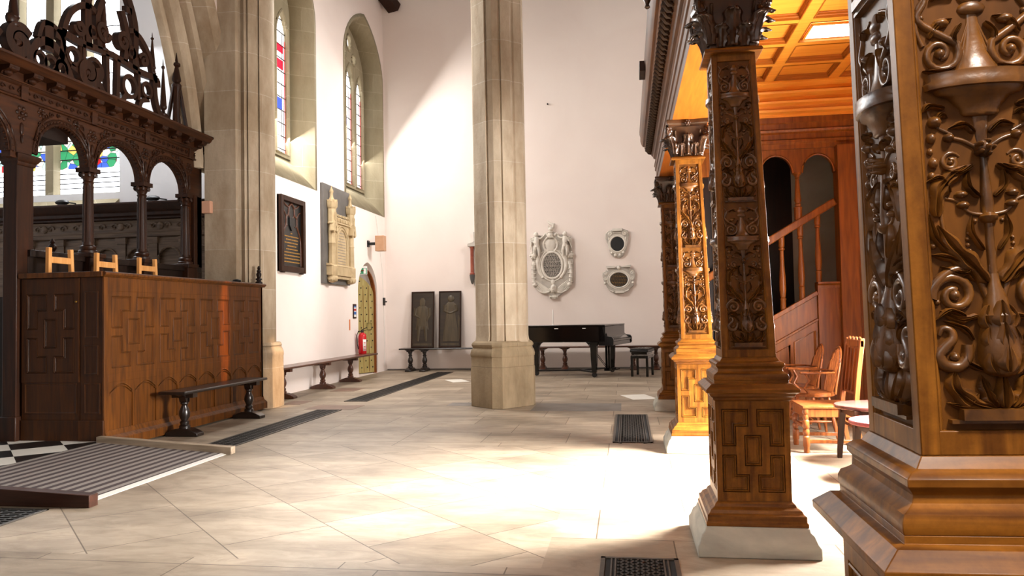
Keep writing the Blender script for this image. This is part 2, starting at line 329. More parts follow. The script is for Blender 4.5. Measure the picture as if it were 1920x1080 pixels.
M['glassred'] = emit('daylit_red_glass', '#e01838', 1.2)
M['glassblue'] = emit('daylit_blue_glass', '#3550d8', 1.2)
M['lead'] = flat('window_lead', '#2b2523', .6)
M['lamp'] = emit('ceiling_light_diffuser', '#fffaf2', P['lamp'])

# ------------------------------------------------------------------ setting
def holed(mb, outer, holes, P, rev=False):
    """flat sheet with holes: outer / holes are 2-D loops, P maps (u,v) to 3-D"""
    bm = bmesh.new(); es = []
    for lp in [outer]+holes:
        vs = [bm.verts.new((p[0], p[1], 0)) for p in lp]
        es += [bm.edges.new((vs[i], vs[(i+1) % len(vs)])) for i in range(len(vs))]
    bmesh.ops.triangle_fill(bm, use_beauty=True, use_dissolve=False, edges=es, normal=(0,0,1))
    bm.verts.index_update()
    vs = [P(v.co.x, v.co.y) for v in bm.verts]
    fs = [tuple(v.index for v in f.verts) for f in bm.faces]; bm.free()
    mb.add(vs, fs)
def wall_with_holes(mb, outer, hf, hb, PF, PB):
    holed(mb, outer, hf, PF); holed(mb, outer, hb, PB)
    for a, b in zip([outer]+hf, [outer]+hb):
        n = len(a); vs = [PF(*p) for p in a]+[PB(*p) for p in b]
        mb.add(vs, [(i, (i+1) % n, n+(i+1) % n, n+i) for i in range(n)])
def arch_loop(y0, y1, sill, spring, apex, n=9, point=.25):
    c = (y0+y1)/2; w = (y1-y0)/2; pts = [(y0,sill),(y1,sill)]
    for i in range(2*n+1):
        a = PI*i/(2*n); x = math.cos(a); z = math.sin(a)**(1-.0)
        z = z*(1-point)+point*(1-abs(x)); pts.append((c+w*x, spring+(apex-spring)*z))
    return pts
XL = -5.64; YF = 17.25
fl = MB(); fl.box(-5.05, 3.1, -4, YF+.3, -.1, 0); fl.box(-6.2, -5.05, 6.7, YF+.3, -.1, 0); struct(fl.build('floor', M['floor']))
fl = MB(); fl.box(-13, -5.05, 1, 6.7, -.1, .1); fl.box(-13, -6.2, 6.7, 11.3, -.1, .1); struct(fl.build('floor_chapel', M['checker']))
mb = MB(); mb.box(-6.2, 3.3, YF, YF+.3, 0, 9.4); struct(mb.build('wall_far', M['plaster']))
mb = MB(); mb.box(-5.62, 3.0, YF-.02, YF, 0, .035); struct(mb.build('baseboard_far', M['ledger'], bevel=.003))
# left wall with two windows and the door opening
WIN = [(10.76, 13.18), (14.72, 17.12)]
hf = [arch_loop(a, b, 3.62, 6.75, 7.92) for a, b in WIN]; hb = [arch_loop(a+.3, b-.27, 4.14, 6.75, 7.72) for a, b in WIN]
DY0, DY1 = 15.37, 16.62
df = arch_loop(DY0, DY1, .001, 1.82, 2.47, point=.1); db = arch_loop(DY0, DY1, .001, 1.7, 2.32, point=.1)
XG = -6.05
mb = MB(); wall_with_holes(mb, [(10.55,0),(YF+.2,0),(YF+.2,9.4),(10.55,9.4)], hf+[df], hb+[db], lambda u, v: (XL,u,v), lambda u, v: (XG-.02,u,v))
struct(mb.build('wall_left', M['plaster'], smooth=20))
for wi, (a, b) in enumerate(WIN):
    win = struct(thing('window_%d' % (wi+1), 'tall pointed stone window with clear leaded lights', None, (XL, (a+b)/2, 3.62)))
    wl = win.location
    # stone lining of the splay and a narrow margin on the wall face
    F = hf[wi]; Bk = hb[wi]; n = len(F); c = ((a+b)/2, 5.6)
    def grow(lp, d):
        o = []
        for p in lp:
            v = Vector((p[0]-c[0], 0 if p[1] < 3.7 else (p[1]-6.75 if p[1] > 6.75 else 0)))
            v = v.normalized() if v.length > 1e-6 else Vector((0,1)); o.append((p[0]+v.x*d, p[1]+v.y*d))
        return o
    G = grow(F, .07); s = MB()
    Fi = grow(F, -.004); Bi = grow(Bk, -.004)
    rings = [[(XL+.006,)+p for p in G], [(XL+.006,)+p for p in Fi], [(XG,)+p for p in Bi]]
    vs = [p for r in rings for p in r]
    s.add(vs, [(k*n+i, k*n+(i+1) % n, (k+1)*n+(i+1) % n, (k+1)*n+i) for k in range(2) for i in range(n) if not (k == 0 and i == 0)])
    s.build('window_surround', M['stonelt'], win, smooth=30, solid=.012, world=wl)
    # tracery plate
    bm_, cc = (a+.3, b-.27), None
    y0, y1 = bm_; mid = (y0+y1)/2
    lights = []; LW = (y1-y0-.10-.24)/3; spans = [(y0+.05+k*(LW+.12), y0+.05+k*(LW+.12)+LW) for k in range(3)]
    for k, (l0, l1) in enumerate(spans): lights.append(arch_loop(l0, l1, 4.2, 6.35+.12*(k == 1), 6.80+.12*(k == 1), n=5, point=.5))
    def ring2(cx, cz, rx, rz, n=10): return [(cx+rx*math.cos(2*PI*k/n), cz+rz*math.sin(2*PI*k/n)) for k in range(n)]
    eyes = [ring2(mid, 7.38, .16, .18), ring2(mid-.30, 7.08, .14, .12), ring2(mid+.30, 7.08, .14, .12)]
    tr = MB(); Pl = grow(Bk, .02)
    holed_in = lights+eyes; shrink = lambda lp, k: [((p[0]-sum(q[0] for q in lp)/len(lp))*k+sum(q[0] for q in lp)/len(lp), p[1]) for p in lp]
    wall_with_holes(tr, Pl, holed_in, holed_in, lambda u, v: (XG+.05,u,v), lambda u, v: (XG-.07,u,v))
    for lp in holed_in:                                  # moulded edge round each opening
        tr.tube([(XG+.05,)+p for p in lp+[lp[0]]], .028, 6)
    tr.build('tracery', M['stonelt'], win, smooth=30, world=wl)
    for l0, l1 in spans:
        g = MB(); holed(g, arch_loop(l0-.02, l1+.02, 4.18, 6.36, 6.85, n=5, point=.5), [], lambda u, v: (XG-.02,u,v)); pn = g.build('pane', M['glass'], win, world=wl)
        ld = MB()
        k = 4.3
        while k < 6.7: ld.box(XG-.016, XG-.004, l0, l1, k-.007, k+.007); k += .235
        for y in (l0+.07, l1-.07, (l0+l1)/2+.12): ld.box(XG-.016, XG-.008, y-.004, y+.004, 4.2, 6.4)
        ld.build('leading', M['lead'], pn, world=wl)
        r = MB(); r.box(XG-.018, XG-.012, l0, l1, 4.2, 4.235); r.box(XG-.018, XG-.012, l1-.02, l1-.008, 4.2, 6.3)
        if wi == 0: r.box(XG-.018, XG-.012, l0+.05, l0+.42, 6.05, 6.2); r.box(XG-.018, XG-.012, l0+.05, l0+.42, 5.75, 5.92)
        r.build('red_glass', M['glassred'], win, world=wl)
        r = MB(); r.box(XG-.018, XG-.012, l0+.15, l0+.38, 5.02, 5.22) if wi == 0 else r.box(XG-.018, XG-.012, l0+.06, l0+.25, 5.55, 5.75)
        r.build('blue_glass', M['glassblue'], win, world=wl)
    for lp in eyes:
        g = MB(); holed(g, lp, [], lambda u, v: (XG-.02,u,v)); g.build('pane', M['glass'], win, world=wl)
# wall behind the door recess
mb = MB(); mb.box(-7.4, -7.3, 14.6, 17.4, 0, 3.2); mb.box(-7.3, XG-.03, 14.6, 14.7, 0, 3.2); mb.box(-7.3, XG-.03, 17.3, 17.4, 0, 3.2); mb.box(-7.3, XG-.03, 14.7, 17.3, 3.1, 3.2)
struct(mb.build('wall_passage', M['plaster'])); 
# right wall of the aisle under the gallery with the low window that throws the light across the floor
h = [(5.2,.45),(6.85,.45),(6.85,2.6),(5.2,2.6)]
mb = MB(); wall_with_holes(mb, [(-4,0),(YF,0),(YF,9.4),(-4,9.4)], [h, [(11.3,5.2),(13.5,5.2),(13.5,8.2),(11.3,8.2)]], [h, [(11.3,5.2),(13.5,5.2),(13.5,8.2),(11.3,8.2)]], lambda u, v: (3.0,u,v), lambda u, v: (3.3,u,v))
struct(mb.build('wall_right', M['plaster']))
w3 = struct(thing('window_3', 'low bright window in the aisle wall', None, (3.16, 6.02, .45)))
g = MB(); g.box(3.17, 3.19, 5.2, 6.85, .45, 2.6); g.build('pane', M['glass'], w3, world=w3.location)
g = MB()
for y in (5.2, 5.74, 6.28, 6.81): g.box(3.10, 3.16, y, y+.04, .45, 2.6)
for z in (.45, 1.5, 2.56): g.box(3.10, 3.16, 5.2, 6.85, z, z+.04)
g.build('window_frame', M['stonelt'], w3, world=w3.location)
w4 = struct(thing('window_4', 'high window above the gallery', None, (3.2, 12.4, 5.2)))
g = MB(); g.box(3.2, 3.22, 11.3, 13.5, 5.2, 8.2); g.build('pane', M['glass'], w4, world=w4.location)
mb = MB(); mb.box(-13, 3.3, -4.3, -4, 0, 9.4); struct(mb.build('wall_back', M['plaster']))
w5 = struct(thing('window_5', 'west window behind the viewer', None, (-2.6, -3.96, 3.5)))
g = MB(); g.prism([(-3.9,3.5),(-1.3,3.5),(-1.3,6),(-2.6,7.4),(-3.9,6)], 'y', -3.99, -3.97); g.build('pane', M['glass'], w5, world=w5.location)

# arcade wall with the pointed arch over the screen
def arch_pts(R, cy=4.04, cz=2.95, ym=6.4, z0=3.4, n=24):
    a0 = math.asin((z0-cz)/R); a1 = math.acos((ym-cy)/R); o = []
    right = [(cy+R*math.cos(a0+(a1-a0)*i/n), cz+R*math.sin(a0+(a1-a0)*i/n)) for i in range(n+1)]
    left = [(2*ym-y, z) for y, z in right[::-1]][1:]
    return right+left
ex = arch_pts(6.22); mb = MB()
outer = [(ex[0][0],3.4)]+ex[1:-1]+[(ex[-1][0],3.4),(1,3.4),(1,9.4),(10.6,9.4),(10.6,3.4)]
n_ = len(outer); holed(mb, outer, [], lambda u, v: (XL,u,v)); holed(mb, outer, [], lambda u, v: (-6.06,u,v))
mb.add([(XL,)+p for p in outer]+[(-6.06,)+p for p in outer], [(i,(i+1) % n_,n_+(i+1) % n_,n_+i) for i in range(n_)])
struct(mb.build('wall_arcade', M['plaster']))
prof = [(5.50,-6.06),(5.50,-6.02),(5.52,-5.97),(5.56,-5.95),(5.60,-5.97),(5.61,-6.03),(5.66,-6.06),(5.71,-6.03),(5.72,-5.94),(5.76,-5.88),(5.82,-5.86),(5.86,-5.90),(5.87,-5.97),(5.92,-5.99),(5.97,-5.95),(5.98,-5.85),(6.02,-5.80),(6.05,-5.82),(6.06,-5.88),(6.11,-5.88),(6.13,-5.80),(6.15,-5.66),(6.19,-5.60),(6.25,-5.58),(6.28,-5.60),(6.28,-6.06)]
rows = [[(x,)+p for p in arch_pts(R)] for R, x in prof]
mb = MB(); mb.loft([[rows[j][i] for j in range(len(prof))] for i in range(len(rows[0]))]); struct(mb.build('trim_1', M['stone'], smooth=25), 'moulded stone arch over the carved screen')
# pier of the arch, joined to the left wall
pl = [(-5.84,10.5),(-5.84,9.82),(-5.37,9.82),(-5.345,9.84),(-5.33,9.91),(-5.29,9.91),(-5.265,9.87),(-5.25,9.96),(-5.232,9.92),(-5.155,10.02),(-5.148,10.11),(-5.13,10.06),(-5.085,10.18),(-5.06,10.30),(-5.085,10.44),(-5.2,10.6),(-5.4,10.95),(-5.66,11.05),(-5.84,11.05)]
pier = struct(thing('trim_2', 'limestone pier between the screen and the plaster wall', None, (-5.5, 10.5, 0)))
mb = MB(); mb.prism(pl, 'z', .86, 9.4); mb.build('pier_shaft', M['stone'], pier, smooth=25, world=pier.location)
bq = [(-5.84,10.0),(-5.28,10.0),(-5.08,10.02),(-4.98,10.10),(-4.98,10.46),(-5.15,10.75),(-5.64,11.1),(-5.84,11.1)]
def scaled(q, k, c=(-5.4,10.55)): return [((p[0]-c[0])*k+c[0], (p[1]-c[1])*k+c[1]) for p in q]
mb = MB(); mb.loft([[(p[0],p[1],z) for p in scaled(bq, k)] for k, z in ((1.0,0),(1.0,.5),(.985,.52),(.985,.72),(1.0,.74),(1.0,.78),(.95,.83),(.9,.86),(.93,.88),(.88,.92))]); mb.build('pier_base', M['stone'], pier, smooth=25, world=pier.location)
# free-standing clustered column
cc = (-1.735, 10.45)
colm = thing('stone_column', 'free standing clustered limestone column on a worn polygonal base', 'column', (cc[0], cc[1], 0))
bq = [(-2.165,10.32),(-1.81,9.99),(-1.66,9.965),(-1.30,10.41),(-1.30,10.58),(-1.66,10.92),(-1.81,10.92),(-2.165,10.58)]
def scc(k): return [((p[0]-cc[0])*k, (p[1]-cc[1])*k) for p in bq]
mb = MB(); mb.loft([[(p[0],p[1],z) for p in scc(k)] for k, z in ((1.0,0),(1.0,.53),(.985,.545),(.985,.68),(1.0,.69),(1.01,.72),(.98,.77),(.93,.80),(.93,.815),(.96,.83),(.97,.85),(.94,.875),(.86,.9))]); mb.build('column_base', M['stonelow'], colm, smooth=25, bevel=.006)
oc = [(-.355,.10),(-.355,-.09),(-.335,-.12),(-.20,-.235),(-.135,-.30),(-.115,-.275),(-.095,-.315),(-.02,-.345),(.06,-.325),(.08,-.29),(.10,-.315),(.2,-.235),(.225,-.205),(.235,-.175),(.26,-.175),(.335,-.11),(.36,-.05),(.36,.06)]
oc = oc+[(-p[0],-p[1]) for p in oc]
import math as _m
oc.sort(key=lambda p: _m.atan2(p[1], p[0]))
mb = MB(); mb.loft([[(p[0]*k,p[1]*k,z) for p in oc] for k, z in ((1.05,.88),(1.02,.92),(1,.97),(1,9.4))]); mb.build('column_shaft', M['stone'], colm, smooth=25)
# roof timber in the far corner
mb = MB(); mb.bar((-5.33,17.24,8.62),(-6.0,15.6,9.55), .3, .22); struct(mb.build('trim_4', M['dark'], bevel=.01), 'dark roof timber in the far corner')

# chapel beyond the screen
mb = MB(); cw = [(-11.0,3.38),(-8.16,3.38),(-8.16,8.6),(-11.0,8.6)]
wall_with_holes(mb, [(-13,0),(-6.2,0),(-6.2,9.4),(-13,9.4)], [cw], [cw], lambda u, v: (u,11.2,v), lambda u, v: (u,11.55,v)); struct(mb.build('wall_chapel', M['plaster2']))
mb = MB(); mb.box(-13.2, -13, 1, 11.5, 0, 9.4); struct(mb.build('wall_chapel_side', M['plaster2']))
w6 = struct(thing('window_6', 'great chapel window of stained glass above the stalls', None, (-9.6, 11.3, 3.38)))
wl = w6.location
mb = MB()
for x0, x1 in ((-11.0,-10.9),(-10.2,-10.02),(-9.58,-9.37),(-8.87,-8.75)): mb.prism([(x0,11.36),(x0+.03,11.24),(x1-.03,11.24),(x1,11.36)], 'z', 3.3, 8.6)
mb.build('mullion', M['stonelt'], w6, world=wl)
mb = MB(); mb.prism([(11.05,3.16),(11.4,3.42),(11.4,3.16)], 'x', -11.0, -8.16); mb.build('sill', M['stonelt'], w6, world=wl)
for x0, x1 in ((-10.9,-10.2),(-10.02,-9.58),(-9.37,-8.87),(-8.75,-8.16)):
    for z0, z1, m in ((3.42,3.83,'glassb'),(3.83,4.62,'stained'),(4.62,8.6,'glassb')):
        g = MB(); g.box(x0, x1, 11.37, 11.39, z0, z1); pn = g.build('pane', M[m], w6, world=wl)
        ld = MB()
        for k in range(1, 5): z = z0+(z1-z0)*k/5; ld.box(x0, x1, 11.36, 11.368, z-.008, z+.008)
        q = ld.build('leading', M['lead'], pn, world=wl)

# ------------------------------------------------------------------ carved oak gallery
def relief(T):
    """drawing tools for carved relief; T maps (u, v, depth) to 3-D"""
    class R: pass
    R = R(); mb = MB(); R.mb = mb
    def tube(pts, rad, n=5, k=1.0):
        m = len(pts); rr = rad if hasattr(rad, '__len__') else [rad]*m; rings = []
        for i, p in enumerate(pts):
            q, s = pts[min(i+1, m-1)], pts[max(i-1, 0)]
            dx, dy = q[0]-s[0], q[1]-s[1]; l = math.hypot(dx, dy) or 1; nx, ny = -dy/l, dx/l
            rings.append([T(p[0]+nx*rr[i]*math.cos(PI*j/n), p[1]+ny*rr[i]*math.cos(PI*j/n), (rr[i]*math.sin(PI*j/n)*k if 0 < j < n else -.004)) for j in range(n+1)])
        mb.loft(rings)
    def spline(pts, n=5):
        o = []
        for i in range(len(pts)-1):
            p0, p1, p2, p3 = pts[max(i-1,0)], pts[i], pts[i+1], pts[min(i+2,len(pts)-1)]
            for k in range(n):
                t = k/n
                o.append(tuple(.5*((2*p1[a])+(-p0[a]+p2[a])*t+(2*p0[a]-5*p1[a]+4*p2[a]-p3[a])*t*t+(-p0[a]+3*p1[a]-3*p2[a]+p3[a])*t**3) for a in (0,1)))
        return o+[pts[-1]]
    def both(f): f(1); f(-1)
    def vine(pts, r0, r1, mir=True, k=1.0, bulge=0):
        def go(s):
            c = spline([(s*p[0], p[1]) for p in pts]); m = len(c)
            tube(c, [r0+(r1-r0)*i/(m-1)+bulge*math.sin(PI*i/(m-1)) for i in range(m)], k=k)
        both(go) if mir else go(1)
    def dome(u, v, r, ry=None, h=None, mir=True, n=8):
        ry = ry or r; h = h or r
        def go(s):
            rings = []
            for a, q in ((0,1),(.35,.94),(.7,.72),(.92,.4),(1,.06)): rings.append([T(s*u+r*q*math.cos(2*PI*j/n), v+ry*q*math.sin(2*PI*j/n), h*a if a else -.003) for j in range(n)])
            mb.loft(rings)
        both(go) if mir and u else go(1)
    def turned(prof, k=.7, n=8, u=0):          # half-turned baluster / vase / dish: (v, half width)
        rings = [[T(u+r*math.cos(PI*j/n), v, r*k*math.sin(PI*j/n) if 0 < j < n else -.003) for j in range(n+1)] for v, r in prof]
        mb.loft(rings)
    def leaf(pts, w, h=.010, mir=True, lob=3, off=0):
        def go(s):
            c = spline([(s*p[0], p[1]) for p in pts], 6); m = len(c); rings = []
            for i, p in enumerate(c):
                q, r_ = c[min(i+1, m-1)], c[max(i-1, 0)]
                dx, dy = q[0]-r_[0], q[1]-r_[1]; l = math.hypot(dx, dy) or 1; nx, ny = -dy/l, dx/l; t = i/(m-1)
                ww = w*(math.sin(PI*min(t*.92+.08, 1))**.7)*(1+.22*math.sin(t*PI*2*lob)); e = .35+.65*math.sin(PI*(t*.8+.15))
                rings.append([T(p[0]+nx*a*ww, p[1]+ny*a*ww, b*h*e+off) for a, b in ((-1,-.2),(-.85,.45),(-.45,.95),(-.12,.6),(0,1.15),(.12,.6),(.45,.95),(.85,.45),(1,-.2))])
            mb.loft(rings)
        both(go) if mir else go(1)
    def scroll(u, v, r, turns=1.4, a0=0, r0=.008, r1=.006, dirn=1, lead=None, mir=True):
        n = int(16*turns); pts = []
        for i in range(n+1):
            t = i/n; a = a0+dirn*2*PI*turns*t; q = r*(1-t*.78); pts.append((u+q*math.cos(a), v+q*math.sin(a)))
        if lead: pts = spline(lead+[pts[0]], 5)[:-1]+pts
        def go(s):
            m = len(pts); tube([(s*p[0], p[1]) for p in pts], [r0*.45+(r0*.55+ (r1-r0)*i/m)*min(1, i/(m*.35)) for i in range(m)])
        both(go) if mir else go(1)
        dome(u, v, r*.3, h=r*.3, mir=mir)
    def slab(u0, u1, v0, v1, d):
        mb.add([T(a,b,c) for c in (-.003,d) for a,b in ((u0,v0),(u1,v0),(u1,v1),(u0,v1))], [(0,3,2,1),(4,5,6,7),(0,1,5,4),(1,2,6,5),(2,3,7,6),(3,0,4,7)])
    R.tube, R.vine, R.dome, R.turned, R.leaf, R.scroll, R.slab, R.spline = tube, vine, dome, turned, leaf, scroll, slab, spline
    return R
def candelabrum(R, v, k=1.0):
    """one tier of the carved ornament, 0.76 high"""
    V = lambda pts: [(p[0], v+p[1]) for p in pts]
    R.slab(-.088, .088, v+.012, v+.018, .012); R.slab(-.072, .072, v+.018, v+.036, .018)
    R.leaf(V([(0,.036),(0,.062),(0,.098)]), .016, .014, mir=False, lob=1)
    R.leaf(V([(.012,.038),(.026,.058),(.034,.092)]), .013, .012)
    R.leaf(V([(.018,.036),(.05,.045),(.076,.072),(.073,.105)]), .017, .012)
    R.turned([(v+a, b) for a, b in ((.088,.016),(.096,.03),(.12,.036),(.15,.034),(.175,.026),(.19,.03),(.2,.022),(.215,.02),(.24,.012),(.26,.009))], .75)
    for i in range(3):
        z = .098+i*.036
        R.leaf(V([(0,z),(0,z+.022),(0,z+.046)]), .017, .008, mir=False, lob=1, off=.021-.003*i); R.leaf(V([(.012,z-.004),(.022,z+.016),(.022-.003*i,z+.038)]), .011, .008, lob=1, off=.013-.003*i)
    R.vine(V([(.094,.158),(.088,.170),(.076,.166),(.074,.152),(.088,.138),(.098,.124),(.088,.108),(.066,.106),(.052,.122),(.05,.142)]), .004, .010, bulge=.004)
    R.dome(.072, v+.122, .009)
    R.scroll(.066, v+.226, .036, 1.35, a0=-.2, r0=.011, r1=.007, dirn=1, lead=V([(.012,.215),(.030,.262),(.066,.268),(.10,.24)]))
    R.leaf(V([(.03,.19),(.06,.185),(.09,.20)]), .008, .008); R.leaf(V([(.04,.15),(.055,.17),(.088,.183)]), .006, .008)
    R.leaf(V([(.012,.246),(.034,.275),(.06,.305),(.085,.345)]), .019, .013); R.leaf(V([(.03,.25),(.06,.285),(.098,.295)]), .009, .009)
    R.turned([(v+a, b) for a, b in ((.25,.0075),(.345,.0075),(.35,.014),(.357,.016),(.363,.010),(.38,.011),(.41,.009),(.46,.006))], .9)
    for i in range(6):
        a = i/5; R.dome(.034+.018*a-.03*a*a, v+.30+.05*a, .0042)
    R.vine(V([(.006,.36),(.03,.365),(.05,.385),(.075,.392)]), .004, .003); R.dome(.04, v+.378, .012, .007, .010); R.dome(.042, v+.396, .012, .007, .010)
    R.leaf(V([(.084,.36),(.08,.40),(.06,.425),(.03,.445)]), .016, .011)
    for a, b, c in ((.088,.43,.007),(.084,.452,.009),(.088,.472,.006),(.085,.495,.009)): R.dome(a, v+b, c, c*1.15, c)
    R.dome(.078, v+.522, .013, .011, .013); R.leaf(V([(.078,.522),(.066,.535),(.055,.528)]), .006, .008)
    R.dome(0, v+.472, .016, h=.018, mir=False); R.dome(0, v+.472, .007, h=.024, mir=False)
    for i in range(5):
        a = 2*PI*i/5; R.dome(.011*math.cos(a), v+.472+.011*math.sin(a), .006, h=.02, mir=False)
    R.vine(V([(.012,.476),(.032,.488),(.052,.494)]), .0045, .004); R.dome(.056, v+.494, .010, .008, .012)
    R.scroll(.055, v+.452, .018, 1.2, a0=2.6, r0=.006, r1=.005, dirn=-1)
    R.turned([(v+a, b) for a, b in ((.482,.009),(.492,.011),(.528,.015),(.53,.03),(.534,.034),(.54,.034),(.55,.044),(.562,.056),(.567,.074),(.575,.078),(.576,.092),(.586,.095),(.590,.09),(.602,.092),(.604,.05),(.61,.04),(.64,.022),(.67,.014),(.705,.010),(.708,.022),(.715,.026),(.722,.022),(.726,.016),(.732,.024),(.74,.026),(.748,.018),(.76,.012))], .32)
    for i in range(4):
        for s in (-1, 1): R.tube([(s*.004, v+.70), (s*(.006+.006*i), v+.65), (s*(.010+.011*i), v+.612)], .0028)
    R.scroll(.060, v+.640, .034, 1.3, a0=PI*1.35-PI*.5, r0=.009, r1=.006, dirn=1, lead=V([(.098,.76),(.080,.735),(.094,.70)]))
    R.vine(V([(.088,.655),(.098,.69),(.085,.735),(.03,.757)]), .005, .004); R.dome(.055, v+.693, .016, .009, .011); R.leaf(V([(.078,.668),(.062,.69),(.034,.70)]), .008, .009)
    for pts, w in (([(.03,.10),(.055,.115),(.052,.14)],.007),([(.05,.19),(.075,.20),(.098,.185)],.006),([(.03,.275),(.05,.262),(.085,.275)],.007),([(.012,.30),(.03,.33),(.028,.36)],.006),
                   ([(.012,.39),(.03,.41),(.028,.44)],.007),([(.07,.30),(.09,.325),(.098,.365)],.008),([(.06,.40),(.075,.425),(.098,.42)],.007),([(.02,.445),(.045,.432),(.07,.44)],.007),
                   ([(.012,.50),(.03,.515),(.055,.51)],.007),([(.06,.545),(.085,.55),(.097,.54)],.007),([(.035,.615),(.06,.608),(.092,.612)],.007),([(.07,.735),(.05,.745),(.03,.735)],.006),([(.02,.69),(.035,.67),(.03,.65)],.006),([(.04,.06),(.06,.04),(.09,.045)],.008)):
        R.leaf(V(pts), w, .010, lob=2)
    R.vine(V([(.02,.26),(.05,.30),(.075,.34),(.07,.40),(.045,.46)]), .005, .003); R.vine(V([(.05,.50),(.08,.52),(.09,.56)]), .004, .003)
    for a, b in ((.094,.215),(.05,.245),(.088,.395),(.02,.55),(.088,.705),(.094,.31)): R.dome(a, v+b, .006)
def strap_panel(mb, T, w, h, d=.012, fw=None, v0=0, v1=None):
    """geometric strapwork: a raised frame pierced by a centre rectangle and four L-shaped sunk panels; T maps (u,v,depth)"""
    g = w*.045; a = w*.5; cw, ch = w*.46, h*.50; cwi, chi = w*.25, h*.34
    polys = [[(-cwi/2,h/2-chi/2),(cwi/2,h/2-chi/2),(cwi/2,h/2+chi/2),(-cwi/2,h/2+chi/2)]]
    x0, x1, x2 = w*.06, cw/2+.004, a-g; y0, y1, y2 = h*.045, h/2-ch/2-.004, h/2-h*.045
    for sx in (1, -1):
        for sy in (1, -1):
            q = [(sx*p[0], p[1] if sy > 0 else h-p[1]) for p in [(x0,y0),(x2,y0),(x2,y2),(x1,y2),(x1,y1),(x0,y1)]]
            polys.append(q if sx*sy > 0 else q[::-1])
    def inset(poly, t):
        n = len(poly); o = []
        for i in range(n):
            p, q, r = poly[i-1], poly[i], poly[(i+1) % n]
            def nrm(a, b_): x, y = b_[0]-a[0], b_[1]-a[1]; l = math.hypot(x, y); return (-y/l, x/l)
            n1, n2 = nrm(p, q), nrm(q, r); o.append((q[0]+t*(n1[0]+n2[0]), q[1]+t*(n1[1]+n2[1])))
        return o
    fw = fw or a; v1 = h if v1 is None else v1
    wall_with_holes(mb, [(-fw,v0),(fw,v0),(fw,v1),(-fw,v1)], polys, [inset(p, .0015) for p in polys], lambda u, v: T(u,v,d), lambda u, v: T(u,v,0))
    for p in polys:
        R = [[T(q[0], q[1], z) for q in inset(p, t)] for t, z in ((.0045,-.001),(.005,d*.95),(.0075,d*1.15),(.011,d*.8),(.0125,d*.2),(.015,d*.15),(.0165,d*.6),(.021,d*.5),(.023,d*.12))]
        mb.loft(R, cap=False); mb.add(R[-1], [tuple(range(len(p)))])
PZ0, PZ1 = 1.004, 2.645
def lean(p):
    t = max(0, min(1.25, (p[2]-PZ0)/(PZ1-PZ0))); k = 1-.17*min(t, 1) if p[2] < PZ1+.001 else None
    if k is None: return (p[0]-.034*t, p[1], p[2])
    return (p[0]*k-.034*t, p[1]*k, p[2])
FACES = [lambda u, v, d, w: (u, -w-d, v), lambda u, v, d, w: (-w-d, -u, v), lambda u, v, d, w: (w+d, u, v), lambda u, v, d, w: (-u, w+d, v)]
carve_mesh = None
def acanthus(mb, base, out, upd, length, width, curl=.6, lob=4):
    """one curling leaf; base point, outward and up directions"""
    base = Vector(base); out = Vector(out).normalized(); upd = Vector(upd); sd = out.cross(upd).normalized()
    def f(s, t):
        x = (t-.5)*2; w = width*(.75+.5*math.sin(PI*min(1, s*1.05)))*(1+.16*math.cos(s*PI*2*lob))*(1 if s < .8 else max(.55, 1-(s-.8)*2.0))
        r = .012*abs(math.cos(x*PI*1.5))+.01*(1-abs(x))
        o_ = (s**2.2)*length*curl*.75+r; z_ = length*(s if s < .82 else .82-(s-.82)*.55)
        return base+sd*x*w/2+out*(o_+(.02 if s > .82 else 0))+upd*z_-out*abs(x)*.012
    mb.sheet(f, 12, 6)
